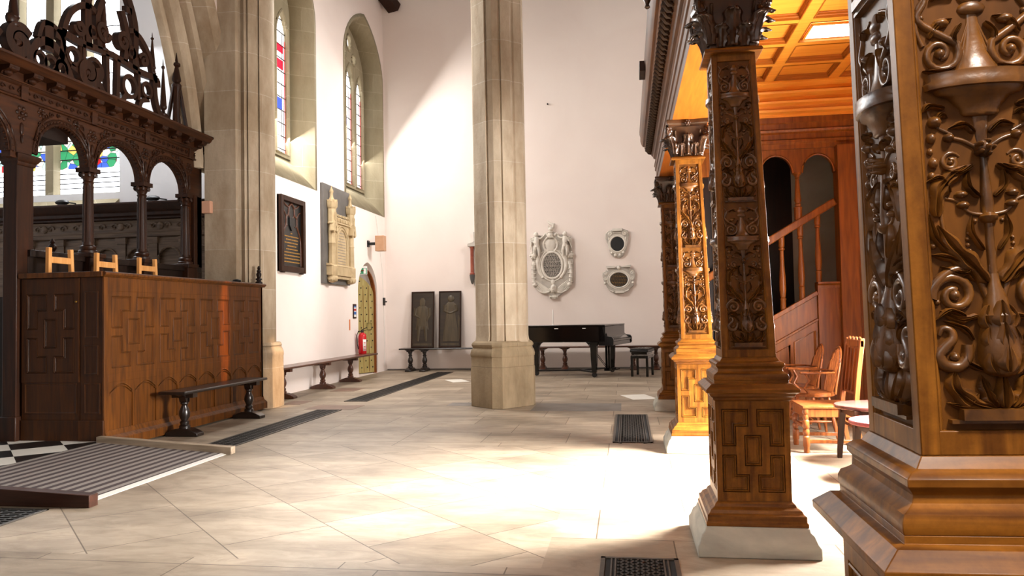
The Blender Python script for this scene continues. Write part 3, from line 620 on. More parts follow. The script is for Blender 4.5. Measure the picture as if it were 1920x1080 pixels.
def make_pillar(label):
    t = thing('carved_pillar', label, 'pillar', (.63, 4.29, 0), group='carved oak pillars carrying the gallery')
    m = MB(); m.sq([(.302,0),(.302,.055),(.290,.075),(.278,.11),(.262,.125),(.256,.146)]); m.build('plinth', M['plinth'], t, bevel=.006, label='pale stone plinth block')
    m = MB(); m.sq([(.252,.146),(.252,.165),(.246,.172),(.246,.20),(.234,.208),(.226,.224),(.206,.236),(.200,.25),(.1865,.262),(.1745,.2625),(.1745,.7775),(.1865,.778),(.196,.786),(.198,.796),(.212,.806),(.218,.818),(.234,.826),(.235,.842),(.205,.868),(.1885,.872),(.1885,.886)])
    m.build('pedestal', M['oakx'], t, bevel=.0015, smooth=25)
    for k, F in enumerate(FACES):
        m = MB(); strap_panel(m, lambda u, v, d, F=F: F(u, .285+v, d, .1745), .345, .475, .012, .186, -.0225, .4925); m.build('strapwork_panel', M['oak'], t, smooth=25)
    m = MB(); m.sq([(.1885,.886),(.1905,.894),(.1905,.906),(.186,.918),(.176,.924),(.166,.932),(.163,.945),(.168,.952),(.1745,.96),(.1745,.972),(.166,.980),(.152,.985),(.146,.994),(.139,1.004)])
    m.build('base_moulding', M['oakx'], t, bevel=.0015, smooth=25)
    m = MB(); w = .1386; c = w-.014; s = .032
    m.sq([(c,1.004),(c,PZ1)])
    for sx in (-1, 1):
        for sy in (-1, 1): m.box(min(sx*w,sx*(w-s)), max(sx*w,sx*(w-s)), min(sy*w,sy*(w-s)), max(sy*w,sy*(w-s)), 1.004, PZ1)
    for z0, z1 in ((1.004,1.045),(2.60,PZ1)): m.sq([(w-.0005,z0),(w-.0005,z1)])
    for F in FACES:                                     # inner moulding of the frame
        for sg in (-1, 1):
            q = sg*(w-s); vs = [F(a, v, d, c) for v in (1.045,2.60) for a, d in ((q,0),(q,.0125),(q-sg*.004,.011),(q-sg*.008,.005),(q-sg*.010,0))]
            m.add(vs, [(i,i+1,i+6,i+5) for i in range(4)])
    m.build('shaft', M['oak'], t, bevel=.002, smooth=25, warp=lean)
    m = MB()
    for F in FACES: m.add([F(a, v, d, c) for d in (0,.0018) for a, v in ((-(w-s),1.045),(w-s,1.045),(w-s,2.60),(-(w-s),2.60))], [(0,3,2,1),(4,5,6,7),(0,1,5,4),(1,2,6,5),(2,3,7,6),(3,0,4,7)])
    m.build('panel_ground', M['ground'], t, smooth=0, warp=lean)
    for k, F in enumerate(FACES):
        R = relief(lambda u, v, d, F=F: F(u, v, d*1.45, c))
        candelabrum(R, 1.045); candelabrum(R, 1.045+.775)
        R.mb.build('carved_relief', M['carved'], t, smooth=50, warp=lean)
    # capital
    m = MB(); m.sq([(.150,2.640),(.153,2.650),(.146,2.662),(.128,2.668),(.122,2.675)]); m.build('neck_moulding', M['oakx'], t, bevel=.0015, warp=lambda p: (p[0]-.034,p[1],p[2]))
    sh = lambda p: (p[0]-.034*(1 if p[2] < 2.95 else 1), p[1], p[2])
    m = MB(); m.sq([(.118,2.67),(.122,2.78),(.135,2.86),(.165,2.935)]); m.build('bell', M['capital'], t, warp=sh)
    lv = MB()
    for i, F in enumerate(FACES):
        a = [(0,-1,0),(-1,0,0),(1,0,0),(0,1,0)][i]; tg = Vector((0,0,1)).cross(Vector(a))
        for off in (-.062, .062): acanthus(lv, Vector(a)*.119+tg*off+Vector((0,0,2.672)), a, (0,0,1), .135, .072, .55)
        acanthus(lv, Vector(a)*.122+Vector((0,0,2.68)), a, (0,0,1), .225, .085, .5)
        for off in (-.115, .115): acanthus(lv, Vector(a)*.116+tg*off+Vector((0,0,2.69)), Vector(a)+tg*(.8 if off > 0 else -.8), (0,0,1), .19, .07, .6)
    lv.build('acanthus_leaves', M['capital'], t, smooth=60, solid=.007, warp=sh)
    vo = MB()
    for sx in (-1, 1):
        for sy in (-1, 1):
            d = Vector((sx, sy, 0)).normalized(); o = d*.225+Vector((0,0,2.885)); pts = []
            for k in range(26):
                q = k/25; a = PI*.5-q*PI*2.9; r = .045*(1-q*.8); pts.append(o+d*r*math.cos(a)+Vector((0,0,r*math.sin(a))))
            vo.tube([d*.14+Vector((0,0,2.80)), d*.175+Vector((0,0,2.90))]+pts, .014, 6); vo.ball(o, .013)
            for s2 in (-1, 1): vo.tube([d*.15+Vector((0,0,2.82)), d*.2+Vector((-sy*s2*.03*sx*sx, sx*s2*.03, 2.90))], [.012,.008], 6)
    vo.build('volutes', M['capital'], t, warp=sh)
    ab = MB()
    def abq(k, z):
        o = []
        for i in range(4):
            a = PI/4+i*PI/2+PI; c0 = Vector((math.cos(a), math.sin(a)))*.265*k; c1 = Vector((math.cos(a+PI/2), math.sin(a+PI/2)))*.265*k
            for j in range(6): t_ = j/6; p = c0.lerp(c1, t_); p *= 1-.13*math.sin(PI*t_); o.append((p.x, p.y, z))
        return o
    ab.loft([abq(.9,2.93),(abq(.93,2.945)),(abq(.93,2.955)),abq(1.0,2.965),abq(1.02,2.985),abq(1.0,3.0)]); ab.build('abacus', M['capital'], t, bevel=.002, smooth=30, warp=sh)
    ro = MB()
    for i in range(4):
        a = [(0,-1,0),(-1,0,0),(1,0,0),(0,1,0)][i]; o = Vector(a)*.178+Vector((0,0,2.966)); tg = Vector((0,0,1)).cross(Vector(a))
        ro.ball(o, .016)
        for k in range(6): q = o+tg*.02*math.cos(k*PI/3)+Vector((0,0,.02*math.sin(k*PI/3))); ro.ball(q, .012, n=7, m=4)
    ro.build('rosettes', M['capital'], t, warp=sh)
    return t
pil = make_pillar('carved oak pillar with dark shaft in the middle distance, second from the viewer')
p1 = dup(pil, (.632, 1.50, 0), label='huge carved oak pillar nearest the viewer at the right edge')
p1.rotation_euler = (0, -.013, 0)
dup(pil, (.615, 7.15, 0), label='sunlit golden carved oak pillar, third from the viewer, on a bright white plinth')
dup(pil, (.615, 10.05, 0), label='shadowed carved oak pillar farthest from the viewer, beside the piano stool')
# entablature over the pillars
ent = thing('gallery_entablature', 'long moulded oak entablature with twisted dentils resting on the carved pillars', 'entablature', (.6, 4.5, 3.0))
Y0, Y1 = -.2, 10.5; X2 = .80; ew = ent.location
def sweep(name, prof, mat, y0=Y0, y1=Y1, parent=ent, **k): m = MB(); m.prism(prof, 'y', y0, y1); return m.build(name, mat, parent, world=ew, **k)
sweep('architrave', [(.446,3.0),(.446,3.09),(.434,3.10),(.434,3.18),(.42,3.19),(.42,3.235),(.408,3.25),(.415,3.27),(.44,3.29),(.44,3.345),(.84,3.345),(.84,3.30),(.855,3.28),(.84,3.26),(.84,3.0)], M['oaky'], smooth=20, bevel=.002)
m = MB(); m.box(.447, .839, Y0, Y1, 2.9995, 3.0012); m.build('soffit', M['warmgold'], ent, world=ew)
sweep('frieze', [(.43,3.345),(.405,3.36),(.395,3.385),(.375,3.40),(.375,3.47),(.84,3.47),(.84,3.345)], M['oaky'], smooth=20, bevel=.002)
sweep('cornice', [(.375,3.47),(.30,3.485),(.285,3.50),(.29,3.52),(.262,3.53),(.245,3.56),(.232,3.60),(.232,3.66),(.222,3.70),(.222,3.74),(.84,3.74),(.84,3.47)], M['oaky'], smooth=20, bevel=.002)
den = MB()
def dent(y): 
    for k in range(4): den.lathe([(.012,0),(.018,.012),(.02,.03),(.013,.045),(.005,.05)], (.358-.012*k*1.2, y+.018*math.sin(k*1.6), 3.408+.012*k), 7, 'z')
dn0 = MB(); dn0.M = None
pts = [(0,-.005,-.03),(-.025,.012,-.012),(-.045,-.006,.012),(-.07,.01,.03)]
dn0.tube(pts, [.012,.024,.024,.018], 7); dn0.box(-.075, .005, -.016, .016, .02, .045)
dobj = dn0.build('dentil', M['capital'], ent)
k = 0; y = Y0+.06
while y < Y1-.05:
    if k: dobj = dobj.copy(); COL.objects.link(dobj)
    dobj.location = (.37-ew[0], y-ew[1], 3.43-ew[2]); y += .112; k += 1
# small carved pendants and block on the gallery front
t = thing('carved_pendant', 'carved oak pendant hanging at the top of the gallery cornice', 'pendant', (.19, 5.35, 3.55))
m = MB(); m.lathe([(.01,-.16),(.02,-.15),(.012,-.13),(.03,-.09),(.036,-.05),(.02,-.02),(.032,0),(.032,.1),(.045,.13),(.045,.25)], n=10); m.build('drop', M['capital'], t)
m = MB(); m.box(-.05, .05, -.06, .06, .25, .4); m.build('block', M['darky'], t, bevel=.004)
m = MB(); m.box(.175, .232, 7.45, 7.75, 3.62, 3.72); o = m.build('wall_fixing_block', M['dark'], bevel=.004); tag(o, 'small dark block fixed to the outer side of the gallery cornice', 'block')

# ceiling under the gallery
CZ = 3.8
m = MB(); m.box(.84, 3.0, -.2, 9.1, CZ+.05, CZ+.1); struct(m.build('ceiling', M['ceil']))
cg = struct(thing('trim_5', 'coffered oak ceiling ribs under the gallery', None, (2.2, 4.5, CZ)))
xs = [.94, 1.62, 2.30, 2.95]; ys = [8.72-.6*k for k in range(15)]
m = MB()
def rib(x0, x1, y0, y1):
    m.box(x0, x1, y0, y1, CZ, CZ+.05)
for x in xs: rib(x-.055, x+.055, -.2, 8.75)
for y in ys: m.box(.84, 3.0, y-.05, y+.05, CZ+.002, CZ+.05)
m.build('rib', M['ceil'], cg, smooth=0, world=cg.location)
m = MB()
for i in range(len(xs)-1):
    for j in range(len(ys)-1):
        a, b, c, d = xs[i]+.055, xs[i+1]-.055, ys[j+1]+.05, ys[j]-.05
        m.loft([[(a+q,c+q,z_),(b-q,c+q,z_),(b-q,d-q,z_),(a+q,d-q,z_)] for q, z_ in ((-.004,CZ-.004),(.006,CZ-.004),(.008,CZ+.015),(.016,CZ+.02),(.018,CZ+.038),(.024,CZ+.042),(.025,CZ+.06))], cap=False)
m.build('coffer_moulding', M['coffer'], cg, smooth=0, world=cg.location)
# flush square lamps in two bays; unseen third added to brighten nearest pillar
t = None
for n_, (lx, ly) in enumerate(((1.96, 7.32), (1.96, 3.72), (1.28, .02))):
    t = thing('ceiling_light', ['square white ceiling light set in a coffer behind the second pillar', 'square ceiling light in the coffers beside the second pillar', 'added unseen square ceiling light brightening the nearest pillar'][n_], 'light', (lx, ly, CZ+.03))
    m = MB(); m.box(-.235, .235, -.215, .215, -.006, 0); m.build('diffuser', M['lamp'], t)
    m = MB()
    for a in (-1, 1): m.box(-.25, .25, a*.222-.01, a*.222+.01, -.015, .005); m.box(a*.242-.01, a*.242+.01, -.23, .23, -.015, .005)
    m.build('frame', M['ceil'], t)
# cornice and beam at the end of the ceiling, over the stair screen
ec = struct(thing('trim_6', 'stepped oak cornice and beam at the end of the coffered ceiling', None, (2.2, 9.0, 3.4)))
def sweepx(name, prof, mat, **k): m = MB(); m.prism(prof, 'x', .84, 3.0); return m.build(name, mat, ec, world=ec.location, **k)
sweepx('end_cornice', [(8.70,3.80),(8.70,3.775),(8.73,3.765),(8.79,3.755),(8.78,3.72),(8.75,3.70),(8.76,3.675),(8.82,3.665),(8.87,3.66),(8.865,3.625),(8.83,3.61),(8.84,3.585),(8.92,3.575),(8.925,3.54),(8.89,3.53),(8.90,3.50),(8.97,3.49),(8.97,3.46),(9.2,3.46),(9.2,3.80)], M['ceil'], smooth=20, bevel=.002)
sweepx('end_beam', [(8.99,3.46),(8.99,3.40),(9.01,3.385),(9.01,3.33),(8.985,3.315),(9.0,3.29),(9.03,3.27),(9.03,3.215),(9.0,3.20),(9.0,3.17),(9.02,3.15),(9.02,3.10),(9.2,3.10),(9.2,3.46)], M['pine'], smooth=20, bevel=.002)
# right-hand lining post
m = MB(); m.box(2.38, 2.58, 8.93, 9.13, 0, 3.11); m.box(2.58, 2.66, 8.98, 9.13, 0, 3.11); m.box(2.66, 3.0, 9.05, 9.15, 0, 3.11); struct(m.build('trim_7', M['pine'], bevel=.006), 'tall oak post beside the stair')
# stair behind the screen
st = thing('oak_staircase', 'oak staircase with turned balusters rising to the right behind the pillars', 'staircase', (1.6, 9.1, 0)); sw = st.location
def sb(name, mb, mat, **k): return mb.build(name, mat, st, world=sw, **k)
sl = (2.505-2.074)/(2.362-1.627)
hz = lambda x: 2.074+(x-1.627)*sl
m = MB(); m.bar((.9,9.05,hz(.9)-.03),(2.37,9.05,hz(2.37)-.03), .09, .085); sb('handrail', m, M['pine'], bevel=.012)
def bal(x, zb, zt):
    L = zt-zb; m = MB()
    m.lathe([(.032,0),(.032,.14),(.036,.145),(.036,.155),(.024,.165),(.03,.18),(.038,.26),(.036,.36),(.026,.6*L),(.022,.8*L),(.034,.81*L),(.034,.83*L),(.024,.84*L),(.034,.86*L),(.034,L)], (x,9.05,zb), 12); sb('baluster', m, M['pine'], smooth=40)
for x, zb in ((1.35,1.0),(1.56,1.12),(1.77,1.246),(1.98,1.375),(2.17,1.55)): bal(x, zb-.02, hz(x)-.05)
m = MB(); m.prism([(.84,.72),(2.14,1.46),(2.14,0),(.84,0)], 'y', 9.03, 9.10); sb('stair_string', m, M['pine'], bevel=.004)
m = MB(); m.bar((.84,9.02,.70),(2.14,9.02,1.44), .06, .05); m.bar((.84,9.02,.40),(2.14,9.02,1.14), .025, .03); sb('string_moulding', m, M['pine'], bevel=.006)
m = MB()
for a, b in ((1.05,1.4),(1.46,1.82),(1.88,2.1)):
    q = [(a,.15),(b,.15),(b,1.05+(b-2.14)*.57-.02),(a,1.05+(a-2.14)*.57-.02)]
    m.tube([(p[0],9.03,p[1]) for p in q+[q[0]]], .014, 6)
sb('string_panel', m, M['pine'])
m = MB(); m.box(2.14, 2.40, 9.0, 9.12, 0, 1.50); sb('wainscot', m, M['pine'], bevel=.004)
m = MB(); m.prism([(8.97,1.56),(8.97,1.54),(8.99,1.52),(8.99,1.49),(9.13,1.49),(9.13,1.56)], 'x', 2.14, 2.40); sb('wainscot_cap', m, M['pine'])
for i in range(9):
    m = MB(); m.box(1.0+i*.22, 2.95, 9.2, 10.2, .1+i*.17, .27+i*.17) if i else m.box(.9, 2.95, 9.2, 10.2, 0, .27); sb('step', m, M['dark'])
sc_ = thing('arched_screen', 'arched oak screen with a slender turned post above the stair handrail', 'screen', (1.97, 9.07, 2.3))
m = MB()
def archcut(x0, x1, z0, zs, zt, xt0, xt1):
    c, r = (x0+x1)/2, (x1-x0)/2; n = 12
    pts = [(c+r*math.cos(PI*i/n), zs+(zt-zs)*math.sin(PI*i/n)) for i in range(n+1)]
    for i in range(n):
        a, b = pts[i], pts[i+1]; q = [a, b, (b[0],3.12), (a[0],3.12)]
        m.prism(q, 'y', 9.04, 9.12)
for x0, x1 in ((1.06,1.50),(1.55,1.92),(2.02,2.37)): archcut(x0, x1, 2.6, 2.82, 3.03, 0, 0)
for x0, x1 in ((1.50,1.55),(1.92,2.02),(2.37,2.40),(.84,1.06)): m.box(x0, x1, 9.04, 9.12, 2.82, 3.12)
m.build('arch_panel', M['pine'], sc_, world=sc_.location)
m = MB()
for x0, x1 in ((1.06,1.50),(1.55,1.92),(2.02,2.37)):
    c, r = (x0+x1)/2, (x1-x0)/2; m.tube([(c+r*math.cos(PI*i/16), 9.035, 2.82+.21*math.sin(PI*i/16)) for i in range(17)], .012, 6)
m.build('arch_moulding', M['pine'], sc_, world=sc_.location)
for x in (1.525, 1.97):
    m = MB(); z0 = hz(x); L = 2.83-z0
    m.lathe([(.045,0),(.045,.14),(.05,.15),(.03,.165),(.036,.18),(.036,.19),(.028,.2),(.04,.23),(.034,.27),(.024,.8*L),(.02,.86*L),(.03,.87*L),(.022,.89*L),(.034,.94*L),(.05,.96*L),(.05,L)], (x,9.07,z0), 12); m.build('turned_post', M['pine'], sc_, world=sc_.location)
m = MB(); m.box(.86, 2.2, 10.5, 10.6, 0, 3.8); m.box(.86, 1.0, 9.15, 10.5, 0, 3.8); struct(m.build('wall_stair', M['black']))
m = MB(); m.box(2.2, 3.0, 10.5, 10.6, 0, 3.8); struct(m.build('wall_landing', M['grayplaster']))
m = MB(); m.box(.84, 3.0, 9.1, 10.6, 3.8, 3.9); struct(m.build('ceiling_stair', M['dark']))

# ------------------------------------------------------------------ panelled pew and carved screen on the left
PX, PY0, PY1, PT = -5.05, 6.705, 9.95, 1.745
pw = thing('box_pew', 'tall panelled oak box pew with geometric panels beside the carpeted ramp', 'pew', (PX, 8.3, 0)); wl = pw.location
def pb(name, mb, mat, parent=None, **k): return mb.build(name, mat, parent or pw, world=wl, **k)
m = MB(); m.box(PX-.05, PX-.012, PY0+.01, PY1, .12, 1.70); m.box(PX-.02, PX, PY0, PY0+.06, 0, 1.70); m.box(PX-.02, PX, PY1-.05, PY1, 0, 1.70)
m.box(PX-.02, PX, PY0+.06, PY1-.05, 1.56, 1.70); m.box(PX-.02, PX, PY0+.06, PY1-.05, .66, .74); pb('front_panel', m, M['pew'], bevel=.003)
m = MB(); m.prism([(PX-.03,.02),(PX+.055,.02),(PX+.055,.105),(PX+.035,.125),(PX+.012,.14),(PX-.005,.19),(PX-.03,.19)], 'y', PY0+.02, PY1+.02); pb('base_moulding', m, M['pew'], bevel=.002)
m = MB(); m.box(PX-.6, PX, PY1-.04, PY1, 0, 1.70); pb('end_panel', m, M['pew'])
bw = (PY1-.05-PY0-.06)/4
for i in range(4):
    yc = PY0+.06+bw*(i+.5); m = MB()
    strap_panel(m, lambda u, v, d: (PX-.012+d, yc+u, .76+v), bw-.03, .79, .011, bw/2, -.02, .80); pb('strapwork_panel', m, M['pew'], smooth=25)
bs = (PY1-.05-PY0-.06)/8
m = MB()
for i in range(8):
    a = PY0+.06+bs*i; b = a+bs
    m.box(PX-.014, PX-.001, a-.02, a+.02, .19, .66)
    pts = [(a+.02+(bs-.04)*k/10, .56+.08*math.sin(PI*k/10)) for k in range(11)]
    for k in range(10): p, q = pts[k], pts[k+1]; m.prism([p, q, (q[0],.665), (p[0],.665)], 'x', PX-.014, PX-.001)
    for d in (0, .02): m.tube([(PX-.004, y, z-d*1.2) for y, z in pts], .006, 5)
    m.box(PX-.012, PX+.006, b-.045, b-.005, .54, .56)
pb('blind_arcade', m, M['pew'])
m = MB()
cap = [(PX-.055,1.70),(PX+.012,1.70),(PX+.02,1.712),(PX+.035,1.72),(PX+.038,1.74),(PX+.02,1.752),(PX-.055,1.752)]
m.prism(cap, 'y', PY0-.02, PY1+.05); m.box(PX-.912, PX+.0, PY0-.035, PY0+.05, 1.70, 1.752); m.box(PX-.62, PX, PY1-.05, PY1+.04, 1.70, 1.752); pb('top_rail', m, M['pew'], bevel=.004)
# side with its door, facing the ramp
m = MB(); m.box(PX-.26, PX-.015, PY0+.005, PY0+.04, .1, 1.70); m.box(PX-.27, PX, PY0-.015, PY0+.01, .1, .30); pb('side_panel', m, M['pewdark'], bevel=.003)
m = MB()
def rectm(x0, x1, z0, z1, y, b=.012):
    q = [(x0,z0),(x1,z0),(x1,z1),(x0,z1)]
    R = [[(x+t*(1 if x == x0 else -1), y-d, z+t*(1 if z == z0 else -1)) for x, z in q] for t, d in ((0,-.002),(.001,.006),(.008,.008),(.014,.004),(.022,.002))]
    m.loft(R, cap=False); m.add(R[-1], [(0,1,2,3)])
rectm(PX-.215, PX-.065, 1.10, 1.56, PY0+.005); rectm(PX-.215, PX-.065, .74, 1.03, PY0+.005); rectm(PX-.215, PX-.04, .36, .66, PY0+.005)
pb('side_moulding', m, M['pewdark'], smooth=25)
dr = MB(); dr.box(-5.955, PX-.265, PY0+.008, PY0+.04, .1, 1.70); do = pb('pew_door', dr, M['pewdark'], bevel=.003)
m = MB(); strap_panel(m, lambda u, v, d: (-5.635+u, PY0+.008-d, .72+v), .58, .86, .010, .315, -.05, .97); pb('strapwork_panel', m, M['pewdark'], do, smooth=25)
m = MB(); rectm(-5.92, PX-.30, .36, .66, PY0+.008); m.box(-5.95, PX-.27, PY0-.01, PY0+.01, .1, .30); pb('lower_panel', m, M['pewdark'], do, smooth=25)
m = MB(); m.ball((PX-.30, PY0-.004, 1.46), .012); pb('knob', m, M['brass'], do)
m = MB(); m.lathe([(.05,0),(.05,.02),(.035,.03),(.03,.05),(.045,.06),(.045,.07),(.025,.085),(.035,.12),(.036,.14),(.022,.165),(.03,.175),(.03,.185),(.016,.2),(.024,.22),(.01,.25)], (PX-.035, PY1-.03, 1.75), 12); pb('finial', m, M['black'])
m = MB(); m.box(-5.9, PX-.05, PY0+.05, 9.75, 0, .9); pb('pew_floor', m, M['dark'])
m = MB(); m.ball((0,0,0), .06, .05, .025); o = m.build('black_speaker', M['blk']); o.location = (PX-.12, 9.47, 1.776); tag(o, 'small black object lying on the pew rail near the stone pier', 'speaker')
# bench in front of the pew
def make_bench(name, L, n, mat, label, w=.27, h=.5, loc=(0,0,0), rz=0, feet=None, group=None):
    """bench running along local Y from 0 to L, top width w"""
    t = thing(name, label, 'bench', loc, rz, group)
    m = MB(); m.prism([(-w/2,h-.032),(-w/2-.006,h-.015),(-w/2,h),(w/2,h),(w/2+.006,h-.015),(w/2,h-.032)], 'y', 0, L); m.build('bench_top', mat, t, bevel=.004)
    feet = feet or [.2+(L-.4)*i/(n-1) for i in range(n)]
    for y in feet:
        m = MB(); H = h-.032
        m.lathe([(.06,.07),(.06,.11),(.045,.125),(.05,.14),(.05,.155),(.036,.17),(.056,.215),(.06,.25),(.05,.29),(.032,.33),(.034,.34),(.044,.35),(.044,.365),(.034,.375),(.042,H)], (0,y,0), 14, sx=.95)
        m.box(-w*.42, w*.42, y-.045, y+.045, H-.05, H)
        for sg in (-1, 1): m.prism([(y+sg*.03,H-.10),(y+sg*.05,H-.04),(y+sg*.14,H),(y+sg*.03,H)], 'x', -.04, .04)
        m.build('leg', mat, t, smooth=40)
        m = MB(); m.prism([(-w*.62,0),(w*.62,0),(w*.62,.035),(w*.45,.06),(.07,.085),(-.07,.085),(-w*.45,.06),(-w*.62,.035)], 'y', y-.07, y+.07); m.build('foot', mat, t, bevel=.006)
    return t
make_bench('oak_bench', 1.86, 2, M['blackbench'], 'black oak bench standing in front of the panelled pew', .30, .50, (-4.80, 7.42, 0), feet=[.24, 1.66])
make_bench('oak_bench', 4.45, 4, M['bench'], 'long reddish oak bench along the plaster wall under the two memorials', .34, .50, (-5.40, 10.95, 0), feet=[.35, 1.93, 3.30, 4.2][:3])
bb = make_bench('oak_bench', 3.0, 3, M['blackbench'], 'dark oak bench against the far wall with two framed figure panels on it', .36, .53, (-5.19, 16.93, 0), -PI/2, feet=[.22,.56,2.7])
make_bench('oak_bench', 3.1, 4, M['bench'], 'oak bench against the far wall behind the grand piano', .36, .53, (-2.15, 16.93, 0), -PI/2, feet=[.25,.75,2.25,2.75])
# carved screen
SX = -6.0
scn = thing('carved_screen', 'dark carved oak screen with round arches on slender columns left of the stone pier', 'screen', (SX, 8.2, 0)); wl = scn.location
def sb2(name, mb, mat, parent=None, **k): return mb.build(name, mat, parent or scn, world=wl, **k)
bays = [(6.82,7.70),(7.70,8.66),(8.66,9.60)]; ZT = 3.50
m = MB(); beads = MB()
def bay(a, b, zs, za, hw=.075):
    n = 18; c = (a+b)/2; r = (b-a)/2-hw
    pts = [(c+r*math.cos(PI*k/n), zs+(za-zs)*math.sin(PI*k/n)) for k in range(n+1)]
    for k in range(n): p, q = pts[k], pts[k+1]; m.prism([q, p, (p[0],ZT), (q[0],ZT)], 'x', SX-.05, SX+.05)
    m.box(SX-.05, SX+.05, a, a+hw, zs, ZT); m.box(SX-.05, SX+.05, b-hw, b, zs, ZT)
    for rr, x, th in ((1.05,.055,.014),(1.16,.052,.010)):
        beads.tube([(SX+x, c+r*rr*math.cos(PI*k/n), zs+(za-zs)*rr*math.sin(PI*k/n)) for k in range(n+1)], th, 6)
    for k in range(27):
        t = PI*k/26; beads.ball((SX+.03, c+r*.985*math.cos(t), zs+(za-zs)*.985*math.sin(t)), .022, .013, .013, 6, 4)
        beads.box(SX+.05, SX+.058, c+r*1.1*math.cos(t)-.008, c+r*1.1*math.cos(t)+.008, zs+(za-zs)*1.1*math.sin(t)-.008, zs+(za-zs)*1.1*math.sin(t)+.008)
for a, b in bays: bay(a, b, 2.99, 3.36)
bay(5.35, 6.55, 2.96, 3.42, .02)
m.box(SX-.05, SX+.05, 6.55, 6.82, 2.9, ZT); m.box(SX-.05, SX+.05, 9.60, 9.93, 2.0, ZT)
sb2('arcade_panel', m, M['darky'], smooth=30); sb2('arch_moulding', beads, M['dark'], smooth=50)
m = MB()                                              # carved foliage in the spandrels and frieze
def rosette(y, z, r): 
    m.ball((SX+.055,y,z), .02, r*.4, r*.4, 7, 4)
    for k in range(6): m.ball((SX+.05, y+r*math.cos(k*PI/3), z+r*math.sin(k*PI/3)), .015, r*.45, r*.45, 6, 4)
for y in (6.69,7.70,8.66,9.62): rosette(y, 3.36, .055); m.ball((SX+.05,y,3.2), .02, .03, .07, 7, 5); m.ball((SX+.05,y,3.10), .02, .018, .05, 7, 5)
for y in (6.95,7.45,7.93,8.42,8.90,9.36): rosette(y, 3.43, .04)
for y0_, y1_ in ((6.82,7.70),(7.70,8.66),(8.66,9.60)):
    for s_, yy in ((1,y0_),(-1,y1_)):
        for (dy, z, r) in ((.17,3.40,.05),(.26,3.44,.035),(.11,3.30,.04),(.09,3.20,.03),(.36,3.455,.025)):
            m.tube([(SX+.055, yy+s_*(dy+r*(1-a/12)*math.cos(a*.75)), z+r*(1-a/12)*math.sin(a*.75)) for a in range(11)], .010, 5)
        m.tube([(SX+.055,yy+s_*.03,3.12),(SX+.06,yy+s_*.08,3.26),(SX+.06,yy+s_*.15,3.36),(SX+.055,yy+s_*.3,3.46)], [.014,.012,.012,.006], 5)
for k in range(44):
    y = 5.3+k*.103
    m.tube([(SX+.072, y+.035*math.cos(a*.7)*(1-a/9), 3.565+.035*math.sin(a*.7)*(1-a/9)) for a in range(9)], .009, 5)
sb2('carved_foliage', m, M['dark'], smooth=50)
for y in (6.69,7.70,8.66,9.62):
    m = MB(); m.box(SX+.04, SX+.09, y-.045, y+.045, 3.49, 3.64); sb2('pilaster_strip', m, M['darky'], bevel=.004)
m = MB(); m.prism([(SX-.08,3.49),(SX+.075,3.49),(SX+.085,3.505),(SX+.07,3.52),(SX+.065,3.615),(SX+.085,3.625),(SX+.10,3.645),(SX-.08,3.645)], 'y', 5.0, 9.95); sb2('frieze', m, M['darky'], bevel=.003)
m = MB(); m.prism([(SX-.1,3.645),(SX+.11,3.645),(SX+.115,3.66),(SX+.115,3.735),(SX+.24,3.74),(SX+.245,3.745),(SX+.26,3.755),(SX+.285,3.79),(SX+.305,3.80),(SX+.305,3.825),(SX+.2,3.845),(SX-.1,3.85)], 'y', 5.0, 9.90); sb2('cornice', m, M['darky'], bevel=.003)
b0 = MB(); b0.loft([[(p[0],y,p[1]) for p in [(.11,-.075),(.135,-.075),(.15,-.05),(.19,-.045),(.225,-.03),(.235,-.008),(.235,.01),(.11,.01)]] for y in (-.06,.06)]); b0.ball((.16,0,-.06), .035, .045, .03, 8, 5); b0.ball((.215,0,-.025), .025, .05, .022, 8, 5)
br = b0.build('bracket', M['dark'], scn); k = 0
for k in range(16):
    if k: br = br.copy(); COL.objects.link(br)
    br.location = (0, 5.2+k*.30-wl[1], 3.732)
for y, zt in ((7.70,2.99),(8.66,2.99),(9.60,2.99)):
    m = MB(); x = SX
    m.box(x-.11, x+.11, y-.11, y+.11, 1.2, 2.0); m.box(x-.13, x+.13, y-.13, y+.13, 1.98, 2.03); sb2('pedestal', m, M['dark'], bevel=.006)
    m = MB(); m.lathe([(.10,2.03),(.10,2.06),(.075,2.075),(.085,2.095),(.085,2.11),(.06,2.125),(.058,2.15),(.05,2.82),(.06,2.835),(.05,2.85)], (x,y,0), 16)
    for k in range(12): a = k*PI/6; m.tube([(x+.056*math.cos(a), y+.056*math.sin(a), 2.16),(x+.049*math.cos(a), y+.049*math.sin(a), 2.8)], .006, 4)
    c = sb2('column', m, M['dark'], smooth=40)
    m = MB(); m.lathe([(.05,2.85),(.056,2.87),(.08,2.91),(.095,2.93),(.06,2.94)], (x,y,0), 16); m.box(x-.09, x+.09, y-.09, y+.09, 2.945, 2.995)
    for k in range(8): a = k*PI/4; m.ball((x+.08*math.cos(a), y+.08*math.sin(a), 2.92), .022, .022, .03, 6, 4)
    sb2('capital', m, M['dark'], c, smooth=40)
m = MB(); m.box(-6.13, -5.975, 6.66, 6.88, .09, 2.86); sb2('post', m, M['dark'], bevel=.008)
m = MB(); m.loft([[(-6.052+sx*(w-.055), 6.77+sy*(w-.03), z) for sx, sy in ((-1,-1),(1,-1),(1,1),(-1,1))] for w, z in ((.14,2.84),(.15,2.86),(.15,2.875),(.165,2.89),(.185,2.93),(.185,2.95),(.15,2.965))]); sb2('post_capital', m, M['dark'], bevel=.003)
m = MB(); m.box(-6.15, -5.962, 6.64, 6.88, .09, .34); sb2('post_base', m, M['dark'], bevel=.01)
